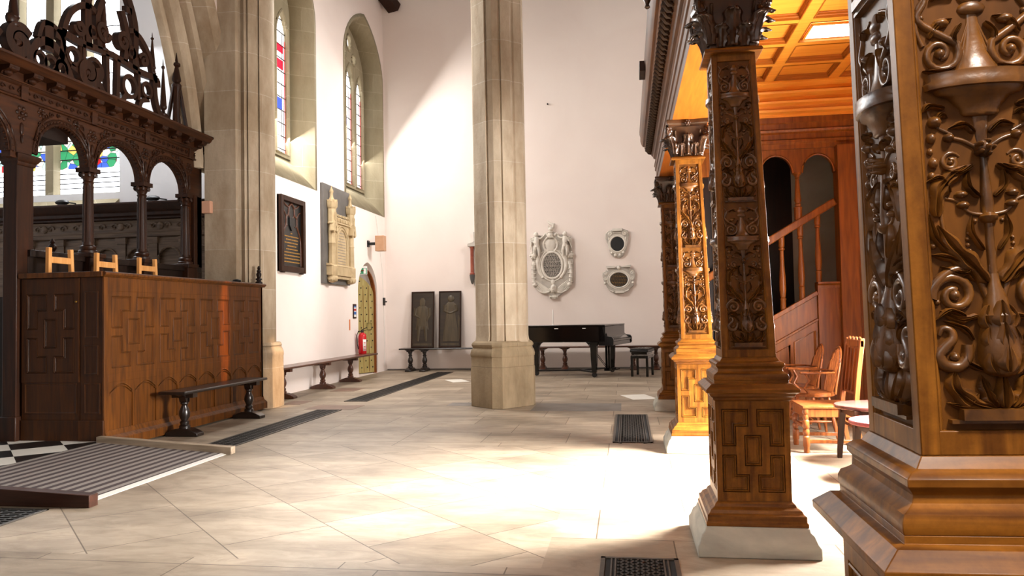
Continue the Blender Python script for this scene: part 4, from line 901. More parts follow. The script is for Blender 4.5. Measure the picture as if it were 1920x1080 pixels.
m = MB(); m.box(-6.05, -5.95, 9.71, 9.93, 0, 3.0); m.box(-6.05, -5.90, 9.66, 9.74, 0, 3.0); sb2('end_post', m, M['dark'], bevel=.006)
m = MB(); m.box(SX-.03, SX+.03, 6.8, 9.9, .1, 1.98); m.box(SX-.05, SX+.06, 6.8, 9.9, 1.93, 2.0); sb2('dado', m, M['black'], bevel=.003)
m = MB(); m.box(-6.45, SX-.05, 6.8, 7.45, 3.22, 3.5); m.box(-6.3, SX-.05, 5.0, 9.7, 3.5, 3.6); sb2('canopy', m, M['black'])
# strapwork cresting with scrolls, rings and obelisks
CX = -5.95
cr = MB()
def fret(pts, w=.05, t=.06, n=5):
    """a flat pierced band following a curve in the plane of the cresting"""
    o = []
    for i in range(len(pts)-1):
        p0, p1, p2, p3 = pts[max(i-1,0)], pts[i], pts[i+1], pts[min(i+2,len(pts)-1)]
        for k in range(n):
            s = k/n; o.append(tuple(.5*((2*p1[a])+(-p0[a]+p2[a])*s+(2*p0[a]-5*p1[a]+4*p2[a]-p3[a])*s*s+(-p0[a]+3*p1[a]-3*p2[a]+p3[a])*s**3) for a in (0,1)))
    o.append(pts[-1]); R = []
    for i, p in enumerate(o):
        q, s = o[min(i+1,len(o)-1)], o[max(i-1,0)]; dy, dz = q[0]-s[0], q[1]-s[1]; l = math.hypot(dy,dz) or 1; a, b = -dz/l*w/2, dy/l*w/2
        R.append([(CX-t/2,p[0]+a,p[1]+b),(CX+t/2,p[0]+a,p[1]+b),(CX+t/2,p[0]-a,p[1]-b),(CX-t/2,p[0]-a,p[1]-b)])
    cr.loft(R)
def fring(y, z, r, w=.05, t=.06):
    n = 22; R = []
    for k in range(n+1):
        a = 2*PI*k/n; c, s = math.cos(a), math.sin(a)
        R.append([(CX-t/2,y+(r+w/2)*c,z+(r+w/2)*s),(CX+t/2,y+(r+w/2)*c,z+(r+w/2)*s),(CX+t/2,y+(r-w/2)*c,z+(r-w/2)*s),(CX-t/2,y+(r-w/2)*c,z+(r-w/2)*s)])
    cr.loft(R, cap=False)
def spir(y, z, r, d=1, a0=0, turns=1.3, w=.06): fret([(y+r*(1-.75*k/14)*math.cos(a0+d*2*PI*turns*k/14), z+r*(1-.75*k/14)*math.sin(a0+d*2*PI*turns*k/14)) for k in range(15)], w, .09, 3); cr.ball((CX,y,z), .05, r*.3, r*.3, 8, 5)
def half(s, c=8.02):
    Y = lambda y: c+s*(y-c)
    fring(Y(8.33), 4.12, .125); fring(Y(8.66), 4.17, .09, .045)
    fret([(Y(8.98),3.86),(Y(8.86),4.05),(Y(8.82),4.25),(Y(8.83),4.42)], .08); fret([(Y(8.80),4.34),(Y(8.88),4.36),(Y(8.90),4.28)], .07)
    fret([(Y(8.02),4.40),(Y(8.30),4.38),(Y(8.55),4.36),(Y(8.82),4.38)], .08)
    fret([(Y(8.82),4.36),(Y(8.72),4.62),(Y(8.55),4.78),(Y(8.42),4.82)], .07); fret([(Y(8.42),4.36),(Y(8.44),4.7),(Y(8.42),4.95),(Y(8.30),5.2),(Y(8.15),5.36)], .10)
    fret([(Y(8.24),4.4),(Y(8.28),4.75),(Y(8.18),5.0)], .08); fret([(Y(8.5),4.0),(Y(8.5),4.36)], .05); fret([(Y(8.1),3.86),(Y(8.12),4.38)], .06); fret([(Y(8.5),3.86),(Y(8.55),4.0),(Y(8.7),4.06)], .06); fret([(Y(8.18),3.9),(Y(8.25),3.99)],.07)
    spir(Y(8.2), 4.62, .12, s, 0); spir(Y(8.58), 4.52, .08, -s, PI); fring(Y(8.36), 4.55, .06, .04); fret([(Y(8.30),4.80),(Y(8.42),4.84)], .06); fret([(Y(8.25),5.05),(Y(8.36),5.05)], .08)
    cr.lathe([(.008,4.20),(.028,4.24),(.03,4.28),(.015,4.31),(.03,4.34),(.02,4.5)], (CX,Y(8.50),.02), 10)
half(1); half(-1)
for y, s in ((6.62,1),(7.60,-1)): spir(y, 4.06, .16, s, PI*.2, 1.4, .10)
for y in (6.9, 7.05, 7.2): fring(y, 3.98, .075, .04); 
fret([(6.75,3.9),(6.85,4.12),(7.02,4.2),(7.2,4.12),(7.35,3.9)], .09); fret([(7.02,4.1),(7.02,4.42)], .12); fret([(6.88,4.2),(6.94,4.36),(7.06,4.4),(7.2,4.33),(7.26,4.16)], .05)
fret([(5.6,3.95),(6.0,4.25),(6.4,4.05)], .1); fring(6.2, 4.0, .1)
co = sb2('cresting', cr, M['dark'], smooth=30)
def obel(y, z0, h, w):
    m = MB(); m.lathe([(w*1.1,0),(w*1.2,h*.03),(w*.6,h*.06),(w*.5,h*.10),(w,h*.13),(w*1.15,h*.16),(w,h*.19),(w*.28,h*.80),(w*.25,h*.82),(w*.55,h*.85),(w*.5,h*.875),(w*.2,h*.89),(w*.05,h)], (CX,y,z0), 10); sb2('obelisk', m, M['dark'], smooth=40)
obel(9.03, 3.94, .75, .042); obel(8.80, 4.42, .54, .04); obel(7.50, 4.05, .58, .035); obel(7.88, 4.4, .9, .05); obel(6.58, 4.2, .6, .05)
for p, r in (((CX,9.06,3.9),.09),((CX,6.56,4.27),.07)): m = MB(); m.ball(p, r*.7, r, r); sb2('finial_ball', m, M['dark'])
m = MB()
for a in range(4): 
    dx, dy = ((.05,.15),(-.05,.15),(.05,-.15),(-.05,-.15))[a]; m.bar((CX+dx,9.34+dy,3.84),(CX+dx*.3,9.33+dy*.3,4.40), .035, .035)
m.lathe([(.05,3.84),(.045,4.34),(.06,4.38),(.065,4.44),(.04,4.47),(.06,4.50),(.03,4.66),(.025,4.68),(.05,4.70),(.05,4.73),(.02,4.75),(.004,4.88)], (CX,9.33,0), 10); sb2('pinnacle', m, M['dark'], smooth=40)
# stalls against the chapel wall
sp = thing('choir_stall_panelling', 'dark carved stall panelling below the chapel window, seen through the screen', 'panelling', (-9.5, 11.1, .1)); wl = sp.location
def cb(name, mb, mat, **k): return mb.build(name, mat, sp, world=wl, **k)
M['stall'] = wood('grey_brown_stall_oak', '#4c3c30', '#6f5c4b', .4, 'x', .1)
m = MB(); m.box(-12.5, -6.3, 11.1, 11.19, .1, 3.05); cb('back_panel', m, M['stall'])
m = MB(); m.prism([(11.1,2.88),(11.04,2.9),(11.04,2.93),(10.98,2.95),(10.98,3.0),(10.92,3.03),(10.88,3.10),(10.86,3.12),(10.86,3.15),(11.19,3.17),(11.19,2.88)], 'x', -12.5, -6.3); cb('cornice', m, M['dark'], bevel=.003)
m = MB(); m.prism([(11.1,2.60),(11.06,2.62),(11.05,2.68),(11.07,2.70),(11.07,2.86),(11.05,2.88),(11.1,2.9)], 'x', -12.5, -6.3)
for k in range(24):
    x = -11.6+k*.23
    m.tube([(x+.075*math.cos(a*.75)*(1-a/10), 11.06, 2.785+.06*math.sin(a*.75)*(1-a/10)) for a in range(10)], .014, 5)
    if k % 3 == 0: m.lathe([(.05,0),(.06,.01),(.05,.02),(.02,.015)], (x+.115,11.05,2.785), 12, 'y')
cb('carved_frieze', m, M['stall'], smooth=50)
m = MB()
for k in range(9):
    x = -11.3+k*.55
    m.box(x-.07, x+.07, 11.03, 11.1, 1.3, 2.52); m.box(x-.09, x+.09, 11.0, 11.1, 2.50, 2.6)
    c = x+.275; n = 12
    pts = [(c+.19*math.cos(PI*i/n), 2.25+.19*math.sin(PI*i/n)) for i in range(n+1)]
    for i in range(n): p, q = pts[i], pts[i+1]; m.prism([q,p,(p[0],2.58),(q[0],2.58)], 'y', 11.05, 11.1)
    m.tube([(p[0],11.045,p[1]) for p in pts], .018, 6); m.box(c-.21, c-.17, 11.04, 11.1, 1.3, 2.25); m.box(c+.17, c+.21, 11.04, 11.1, 1.3, 2.25)
cb('arcade', m, M['stall'], smooth=30)
# carved ends of the stalls and three pale chair backs inside the pew
def stall_end(x, y, z, s, label):
    t = thing('stall_end', label, 'stall end', (x, y, z), group='carved stall ends inside the screen')
    m = MB(); q = [(0,0),(.50,0),(.50,.22),(.44,.30),(.36,.33),(.34,.40),(.25,.47),(.16,.40),(.14,.33),(.06,.30),(0,.22)]
    m.prism([(p[0]*s-.25*s, p[1]*s) for p in q], 'y', -.03, .03); m.build('end_panel', M['dark'], t, bevel=.005)
    m = MB()
    for k in (-1, 1): m.ball((k*.19*s,0,.26*s), .05*s,.045,.05*s); m.tube([(k*.15*s+.05*s*math.cos(a*.8), -.035, .15*s+.05*s*math.sin(a*.8)) for a in range(9)], .012, 5)
    m.build('carving', M['dark'], t)
    m = MB(); m.lathe([(.035,.45*s),(.02,.48*s),(.045,.53*s),(.045,.56*s),(.02,.59*s),(.03,.61*s),(.006,.65*s)], n=10); m.build('poppy_head', M['dark'], t)
stall_end(-6.60, 7.88, 1.62, .95, 'dark carved stall end with a poppy head behind the leftmost pale chair back')
stall_end(-6.50, 8.40, 1.60, .80, 'dark carved stall end behind the middle pale chair back')
stall_end(-6.40, 9.20, 1.56, .80, 'dark carved stall end behind the rightmost pale chair back')
m = MB(); m.box(-7.2, -6.1, 7.3, 10.0, .1, 1.55); o = m.build('stall_seating', M['black']); tag(o, 'dark block of stall seating behind the screen', 'seating')
def high_chair(x, y, label):
    t = thing('wooden_chair', label, 'chair', (x, y, .9), group='pale wooden chairs in the pew')
    for sx, sy in ((0,-1),(0,1),(1,-1),(1,1)):
        m = MB()
        if sx == 0: m.bar((0,sy*.195,0),(-.02,sy*.15,1.125), .045, .04, (1,0,0))
        else: m.bar((.36,sy*.19,0),(.34,sy*.17,.45), .04, .04, (1,0,0))
        m.build('leg', M['lightwood'], t, bevel=.004)
    m = MB(); m.bar((-.015,-.16,1.0),(-.015,.16,1.0), .028, .065); m.build('back_rail', M['lightwood'], t, bevel=.004)
    m = MB(); m.box(-.02, .38, -.2, .2, .45, .48); m.build('seat', M['lightwood'], t, bevel=.005)
    return t
h1 = high_chair(-5.78, 7.03, 'leftmost of the three pale wooden chair backs showing above the pew')
dup(h1, (-5.78, 7.73, .9), label='middle one of the three pale wooden chair backs showing above the pew')
dup(h1, (-5.78, 8.47, .9), label='rightmost of the three pale wooden chair backs showing above the pew')
# ramp with its two kerbs
t = thing('carpeted_ramp', 'low ramp with striped carpet leading up to the chapel floor', 'ramp', (-4.4, 5.7, 0)); wl = t.location
m = MB(); m.add([(-5.05,4.75,0),(-3.78,4.75,0),(-3.78,6.62,0),(-5.05,6.62,0),(-5.05,4.75,.10),(-3.78,4.75,.012),(-3.78,6.62,.012),(-5.05,6.62,.10)], [(0,3,2,1),(4,5,6,7),(0,1,5,4),(1,2,6,5),(2,3,7,6),(3,0,4,7)]); m.build('striped_carpet', M['stripe'], t, world=wl)
def rail_box(y0, y1, za, zb, xe):
    m = MB(); m.add([(-5.07,y0,0),(xe,y0,0),(xe,y1,0),(-5.07,y1,0),(-5.07,y0,za),(xe,y0,zb),(xe,y1,zb),(-5.07,y1,za)], [(0,3,2,1),(4,5,6,7),(0,1,5,4),(1,2,6,5),(2,3,7,6),(3,0,4,7)]); return m
M['kerb'] = wood('painted_ramp_kerb', '#7a6a58', '#978672', .45, 'x', .1)
rail_box(6.62, 6.70, .155, .068, -3.68).build('kerb', M['kerb'], t, bevel=.005, world=wl)
rail_box(4.66, 4.75, .155, .085, -3.62).build('kerb', M['kerbdark'], t, bevel=.005, world=wl, label='dark kerb')
m = MB(); m.prism([(-3.775,.014),(-3.725,.003),(-3.725,0),(-3.775,0)], 'y', 4.76, 6.61); m.build('edge_strip', M['edge'], t, world=wl, label='pale strip along the foot of the ramp')

for x, lb in ((-9.02, 'small dark lamp lying on the stall cornice seen through the first arch'), (-7.42, 'small dark lamp lying on the stall cornice seen through the third arch')):
    t = thing('stall_lamp', lb, 'lamp', (x, 10.98, 3.165)); m = MB(); m.ball((0,0,.045), .13, .06, .045, 12, 6); m.build('shade', M['blk'], t); m = MB(); m.lathe([(.07,0),(.07,.012),(.02,.02),(.02,.04)], n=12); m.bar((.1,0,.04),(.24,0,.015), .03, .02); m.build('base', M['blk'], t)

# ------------------------------------------------------------------ things on the left wall
def wall_T(y0, z0, x0=XL): return lambda u, v, d: (x0+d, y0+u, z0+v)     # u runs along +Y
t = thing('memorial_board', 'dark framed memorial board with gilt lines of lettering and pierced tracery on the plaster wall', 'memorial', (XL, 12.1, 2.04))
T = wall_T(0, 0, 0); FW, FH = .94, 1.27
m = MB(); m.box(.0, .03, -.47, .47, 0, FH); m.build('board', M['blackslate'], t)
m = MB()
for a, b, c, d in ((-.47,-.38,0,FH),(.38,.47,0,FH),(-.38,.38,0,.1),(-.38,.38,FH-.09,FH)): m.box(.0, .085, a, b, c, d)
for s in (-1, 1): m.box(.02, .07, s*.36-.05, s*.36+.05, -.02, 0)
m.build('frame', M['dark'], t, bevel=.008)
R = relief(lambda u, v, d: (.03+d, u, v))
R.vine([(.0,1.17),(.10,1.10),(.12,.98),(.2,.93),(.21,.8),(.26,.72)], .02, .018); R.vine([(.12,.98),(.05,.92)], .012, .008); R.vine([(.21,.8),(.14,.78)], .012, .008)
R.vine([(.26,.72),(.33,.62),(.36,.45),(.365,.12)], .016, .014); R.vine([(.10,1.10),(.2,1.12),(.3,1.17)], .016, .014); R.vine([(.2,.93),(.28,1.02),(.36,1.05)], .014, .012)
R.mb.build('tracery', M['bench'], t, smooth=50)
m = MB(); m.prism([(-.09,.93),(.07,.93),(.07,.78),(-.01,.70),(-.09,.79)], 'x', .03, .05); m.build('shield', M['blk'], t, bevel=.006)
m = MB(); q = random.Random(3)
for k, (w, x) in enumerate(((.03,0),(.27,.01),(.23,.02),(.26,.0),(.17,.02),(.22,.02),(.33,0),(.33,0),(.33,0),(.31,0))):
    z = .66-k*.054; y = x-w
    while y < x+w-.01: l = q.uniform(.02,.07); m.box(.03, .034, y, min(y+l, x+w), z-.009, z+.009); y += l+.012
m.build('inscription', M['gilt'], t)
# gothic memorial
t = thing('gothic_memorial', 'cream gothic wall memorial with two turrets on a dark slate slab', 'memorial', (XL+.022, 14.08, 1.91))
m = MB(); m.box(-.02, .04, -.68, .68, 0, 1.89); m.build('slate_slab', M['slate'], t, bevel=.004)
m = MB()
m.box(.04, .10, -.42, .58, .33, 1.30); m.box(.04, .13, -.42, .58, 1.17, 1.20)
for k in range(11): y = -.36+k*.088; m.box(.10, .125, y, y+.05, 1.21, 1.28)
for k in range(12): y = -.40+k*.08; m.ball((.10,y,1.335), .02, .022, .03, 6, 4)
pts = [(.08+.27*math.cos(PI*k/14), .78+.30*math.sin(PI*k/14)*(1.0)) for k in range(15)]
m.tube([(.10,.35,.36)]+[(.10,y,z) for y, z in pts]+[(.10,-.19,.36)], .026, 7); m.tube([(.105,.40,.36)]+[(.105,.08+.34*math.cos(PI*k/14),.78+.36*math.sin(PI*k/14)) for k in range(15)]+[(.105,-.24,.36)], .016, 6)
m.box(.04, .15, -.55, .68, .16, .34); m.prism([(.04,.34),(.16,.34),(.12,.375),(.04,.39)], 'y', -.56, .69); m.box(.04, .12, -.5, .64, .10, .16)
m.build('panel', M['cream'], t, smooth=40, bevel=.003)
q = random.Random(5)
for k in range(12):
    m = MB(); z = 1.0-k*.055; w = .2 if z < .85 else .14; y = .08-w
    while y < .08+w-.01: l = q.uniform(.02,.06); m.box(.10, .1025, y, min(y+l, .08+w), z-.007, z+.007); y += l+.012
    m.build('inscription_line', M['greyink'], t)
for yc in (-.42, .55):
    m = MB(); oct_ = lambda r, z: [(.10+r*math.cos(PI/8+k*PI/4), yc+r*math.sin(PI/8+k*PI/4), z) for k in range(8)]
    m.loft([oct_(r, z) for r, z in ((.085,.12),(.10,.15),(.10,.33),(.075,.36),(.07,.75),(.08,.77),(.07,.79),(.07,1.12),(.105,1.15),(.085,1.17),(.085,1.42),(.11,1.46),(.115,1.56),(.09,1.57),(.05,1.60),(.03,1.66),(.028,1.72),(.04,1.75),(.03,1.79),(.015,1.82),(.005,1.86))])
    for k in range(8): a = PI/8+k*PI/4+PI/8; m.cbox((.10+.092*math.cos(a), yc+.092*math.sin(a), 1.575), (.04,.04,.04))
    for a, b in ((.0,1.10),(.06,1.0),(-.06,1.0)): m.prism([(yc+a-.05,b),(yc+a+.05,b),(yc+a,b+.2)], 'x', .10, .19); m.ball((.17,yc+a,b), .03, .03, .04, 6, 4)
    for a in (-.03, .03): m.box(.18, .186, yc+a-.014, yc+a+.014, 1.2, 1.36)
    m.build('turret', M['cream'], t, smooth=30)
    m = MB(); m.ball((.10,yc,.10), .11, .12, .085, 12, 6)
    for k in range(10): a = k*PI*2/10; m.ball((.11+.06*math.cos(a), yc+.09*math.sin(a), .08), .034, .04, .045, 6, 4)
    m.build('corbel', M['cream'], t, smooth=50)
# loudspeakers
t = thing('wall_loudspeaker', 'beige box loudspeaker on a dark bracket above the small studded door', 'loudspeaker', (XL, 16.02, 2.88))
m = MB(); m.box(.20, .40, -.10, .08, -.17, .17); m.build('cabinet', M['beige'], t, bevel=.008)
m = MB(); m.box(0, .03, -.05, .05, -.07, .07); m.box(.03, .2, -.02, .02, -.03, .03); m.build('bracket', M['blk'], t)
m = MB(); m.box(-.07, .06, -.075, 0, -.085, .085); o = m.build('pier_loudspeaker', M['pinkbeige'], bevel=.006); o.location = (-5.77, 9.815, 2.835); tag(o, 'small pale pink box loudspeaker fixed to the stone pier', 'loudspeaker')
# door of planks, ajar in its recess
door = struct(thing('door_1', 'small arched plank door studded with nails', None, (-5.70, 16.60, 0), PI+.0))
ang = math.atan2(15.72-16.56, -6.10+5.69); Lw = 1.02
door.rotation_euler = (0,0,ang); door.location = (-5.72, 16.56, 0.02)
al = arch_loop(0, Lw, 0, 1.72, 2.18, point=.35)
m = MB(); wall_with_holes(m, al, [], [], lambda u, v: (u,-.03,v), lambda u, v: (u,.03,v)); m.build('plank_leaf', M['doorwood'], door)
m = MB()
for k in range(1, 6): m.box(k*Lw/6-.004, k*Lw/6+.004, .028, .0335, .02, 1.95)
m.build('plank_joint', M['doorframe'], door)
m = MB()
for r in range(14):
    for k in range(6):
        x = (k+.5)*Lw/6+(.02 if r % 2 else -.02); z = .12+r*.148
        if z < 1.7 or abs(x-Lw/2) < Lw/2*(1-(z-1.7)/.5): m.ball((x,.034,z), .017, .012, .017, 6, 4)
m.build('nail_heads', M['iron'], door)
m = MB(); m.box(.10, .24, .03, .045, .95, 1.12); m.build('lock_plate', M['doorwood'], door, bevel=.004); 
m = MB(); m.tube([(.11,.05,.96),(.23,.05,.96),(.23,.05,1.11),(.11,.05,1.11),(.11,.05,.96)], .006, 6); m.build('lock_ring', M['iron'], door)
m = MB(); pts = arch_loop(15.40, 16.60, 0, 1.72, 2.32, point=.1); rg = pts[1:14]
R_ = [[(x, y+dy, z) for x, dy in ((-5.66,0),(-5.66,-.07),(-5.74,-.07),(-5.74,0))] for y, z in rg]; m.loft(R_); o = m.build('door_frame', M['doorframe'], bevel=.004); o.parent = door
o.matrix_parent_inverse = (Matrix.Translation(door.location) @ Matrix.Rotation(ang, 4, 'Z')).inverted()
# exit sign, notices, extinguisher, switch
t = thing('exit_sign', 'green running man exit sign inside the arch of the small door', 'sign', (-5.72, 15.80, 2.285), .45)
m = MB(); m.box(-.13, .13, -.015, .015, -.09, .09); m.build('sign_body', M['white'], t, bevel=.003)
m = MB(); m.box(-.12, .12, -.017, -.0155, -.08, .05); m.build('green_face', M['green'], t)
m = MB(); m.box(.05, .10, -.0185, -.017, -.07, .04); m.ball((-.02,-.018,.03), .012, .002, .012, 8, 4)
for a, b in (((-.02,.015),(-.03,-.025)),((-.03,-.025),(-.005,-.06)),((-.03,-.025),(-.07,-.045)),((-.022,.01),(.015,-.012)),((-.022,.01),(-.055,.0))): m.bar((a[0],-.018,a[1]),(b[0],-.018,b[1]), .002, .012, (1,0,0))
m.build('running_figure', M['white'], t)
t = thing('fire_notice', 'small framed fire notice with coloured bands beside the studded door', 'notice', (XL, 15.13, 1.24))
m = MB(); m.box(0, .02, -.085, .085, 0, .30); m.build('frame', M['dark'], t, bevel=.003)
for k, (c, h) in enumerate((('white',.05),('blue',.06),('white',.02),('red',.04),('white',.03),('blue',.03))):
    m = MB(); z = .03+[0,.05,.11,.13,.17,.20][k]; m.box(.02, .022, -.06, .06, z, z+h); m.build('coloured_band', M[c], t)
M['orange'] = flat('orange_label', '#d4793f', .6)
m = MB(); m.box(0, .004, -.03, .03, 0, .22); o = m.build('wall_label', M['orange']); o.location = (XL, 14.86, 1.0); tag(o, 'narrow orange label stuck on the wall above the fire extinguisher', 'label')
t = thing('fire_extinguisher', 'red fire extinguisher standing at the end of the reddish bench by the studded door', 'fire extinguisher', (-5.50, 15.22, .50))
m = MB(); m.lathe([(.075,0),(.085,.015),(.085,.36),(.075,.40),(.045,.43),(.03,.44)], n=20); m.build('cylinder', M['red'], t, smooth=40)
m = MB(); m.lathe([(.028,.44),(.028,.48)], n=12); m.bar((-.02,0,.49),(.09,-.02,.54), .025, .012); m.bar((-.02,0,.48),(.09,-.02,.49), .025, .012); m.build('valve_handle', M['blk'], t)
m = MB(); m.tube([(-.02,-.02,.47),(-.06,-.07,.47),(-.09,-.085,.38),(-.085,-.075,.2),(-.06,-.075,.1)], .011, 7); m.build('hose', M['blk'], t)
m = MB(); R_ = [[(.0865*math.cos(a), .0865*math.sin(a), z) for z in (.06,.30)] for a in [(-1.1+k*.12) for k in range(9)]]; m.loft(R_, cap=False, closed=False); m.build('label', M['white'], t, solid=.001)
m = MB()
for z in (.09,.12,.15,.2,.23): R_ = [[(.0875*math.cos(a), .0875*math.sin(a), q) for q in (z,z+.012)] for a in [(-.95+k*.1) for k in range(7)]]; m.loft(R_, cap=False, closed=False)
m.build('label_print', M['red'], t, solid=.0008)
t = thing('light_switch', 'small dark switch with a cable in the corner of the plaster wall', 'switch', (XL, 17.05, 1.62))
m = MB(); m.box(0, .04, -.04, .04, -.09, .09); m.build('switch_box', M['iron'], t, bevel=.004); m = MB(); m.box(.04, .09, -.01, .01, -.02, .01); m.build('lever', M['iron'], t)
m = MB(); m.tube([(.01,.0,-.09),(.01,.03,-.7),(.01,.02,-1.5)], .006, 5); m.tube([(.01,0,.09),(.01,-.1,.8),(.01,-.35,1.6),(.01,-.5,1.95)], .006, 5); m.build('cable', M['white'], t)
# ------------------------------------------------------------------ far wall
def putto(mb, T, s=1):
    """small winged child figure in relief, one continuous mesh of overlapping rounded limbs"""
    P = lambda u, v, d: T(u*s, v, d)
    mb.ball(P(0,.50,.06), .055, .055, .06, 10, 8); mb.tube([P(0,.45,.05),P(.005,.38,.06),P(.0,.28,.06),P(.01,.2,.055)], [.035,.062,.055,.06], 9)
    mb.tube([P(.03,.41,.06),P(.10,.40,.06),P(.17,.46,.05)], [.028,.024,.018], 7); mb.tube([P(-.03,.41,.06),P(-.08,.33,.08),P(-.01,.27,.11)], [.028,.025,.018], 7)
    mb.tube([P(.03,.22,.06),P(.06,.10,.08),P(.055,-.03,.05)], [.042,.034,.02], 7); mb.tube([P(-.03,.22,.06),P(-.045,.10,.09),P(-.03,-.02,.06)], [.042,.034,.02], 7)
    for k in range(4): mb.tube([P(-.04,.40,.03),P(-.12,.42-.05*k,.02),P(-.15,.32-.06*k,.01)], [.02,.024,.006], 6)
t = thing('cartouche_monument', 'large pale marble cartouche monument with cherubs and an oval inscription on the far wall', 'monument', (-1.68, YF, 1.60))
m = MB(); Z = lambda x, y: ((x-345)/521, (1020-y)/521)
q = [Z(*p) for p in ((118,480),(105,600),(108,800),(140,868),(230,945),(310,972),(345,1015),(390,1008),(450,968),(540,898),(597,830),(603,600),(590,480),(585,300),(500,250),(430,262),(380,220),(345,215),(300,230),(262,262),(170,255),(105,290))]
m.prism(q, 'y', -.06, -.005); m.build('back_plate', M['greymarble'], t, bevel=.01)
Tm = lambda u, v, d: (u, -.06-d, v)
R = relief(Tm); oc_ = (.01,.768)
def oval(rx, ry, r, k=28): R.tube([(oc_[0]+rx*math.cos(2*PI*i/k), oc_[1]+ry*math.sin(2*PI*i/k)) for i in range(k+1)], r)
oval(.235, .305, .028); oval(.285, .365, .018)
R.turned([(v, .05*math.sin(PI*max(0.05,(v-.30)/.18))) for v in (.31,.34,.38,.42,.46)], .8, u=.02)
for s in (-1, 1):
    R.vine([(.40,.86),(.43,.70),(.43,.52),(.41,.34)], .045, .035, k=1.2, mir=True) if s > 0 else None
    for k in range(5): R.slab(s*.42-.05, s*.42+.05, .38+k*.1, .395+k*.1, .05)
    R.dome(s*.42, 1.0, .07, h=.06, mir=False)
    for k in range(6): R.dome(s*.42+.06*math.cos(k*PI/3), 1.0+.06*math.sin(k*PI/3), .035, h=.05, mir=False)
    R.dome(s*.40, .33, .06, h=.06, mir=False)
R.vine([(.30,.98),(.33,.8),(.29,.62),(.22,.52)], .05, .03, k=.9); R.dome(.21, .50, .04)
for k in range(7): R.vine([(.05,.24-.01*k),(.16,.15+.02*k),(.30,.18+.032*k),(.40,.27+.03*k)], .018, .008)
R.vine([(.06,.17),(.2,.14),(.33,.20)], .03, .012)
R.dome(.03, .22, .085, .10, .09, mir=False); R.dome(.03, .27, .06, .07, .11, mir=False); R.dome(.0, .22, .012, h=.1, mir=False); R.dome(.055, .22, .012, h=.1, mir=False); R.dome(.03, .20, .014, h=.105, mir=False); R.turned([(.08,.03),(.06,.09),(.03,.10),(.0,.06)], .5, u=.03)
for k in range(6): R.dome(.03-.08+.032*k, .045, .018, .035, .06, mir=False)
# shield, helm and crest
R.tube([(-.02+.16*math.cos(2*PI*k/20), 1.24+.18*math.sin(2*PI*k/20)) for k in range(21)], .026)
R.turned([(1.08,.02),(1.12,.08),(1.2,.12),(1.32,.12),(1.36,.08)], .25, u=-.02)
R.scroll(.14, 1.28, .045, 1.3, r0=.018, r1=.012); R.scroll(.10, 1.12, .035, 1.2, r0=.014, r1=.010); R.vine([(.05,1.08),(.15,1.10),(.24,1.06)], .015, .010)
R.dome(-.02, 1.45, .075, .08, .09, mir=False); R.slab(-.09, .05, 1.40, 1.42, .08); R.dome(-.02, 1.53, .06, .025, .07, mir=False)
R.vine([(.07,1.45),(.13,1.50),(.17,1.44)], .03, .012)
R.dome(0, 1.60, .06, .05, .07, mir=False); R.tube([(.04,1.62),(.06,1.70),(-.02,1.72),(-.06,1.77)], [.035,.045,.035,.02]); R.tube([(-.05,1.60),(-.06,1.68)], [.02,.014]); R.dome(-.065, 1.775, .022, mir=False)
R.mb.build('carved_frame', M['marble'], t, smooth=50)
for s, uc in ((1,-.34), (-1,.32)):
    m = MB(); putto(m, lambda u, v, d, uc=uc: (uc+u, -.06-d, 1.0+v*.95), s); m.build('cherub', M['marble'], t, smooth=60)
m = MB(); m.prism([(oc_[0]+.225*math.cos(2*PI*k/28), oc_[1]+.295*math.sin(2*PI*k/28)) for k in range(28)], 'y', -.068, -.05); m.build('inscription_tablet', M['greymarble'], t)
m = MB(); q = random.Random(9)
for k in range(19):
    v = oc_[1]+.265-k*.0285; w = .21*math.sqrt(max(0,1-((v-oc_[1])/.295)**2))-.012; u = -w
    while u < w-.01: l = q.uniform(.02,.06); m.box(oc_[0]+u, oc_[0]+min(u+l,w), -.0695, -.068, v-.0085, v+.0085); u += l+.010
m.build('inscription', M['inkline'], t)
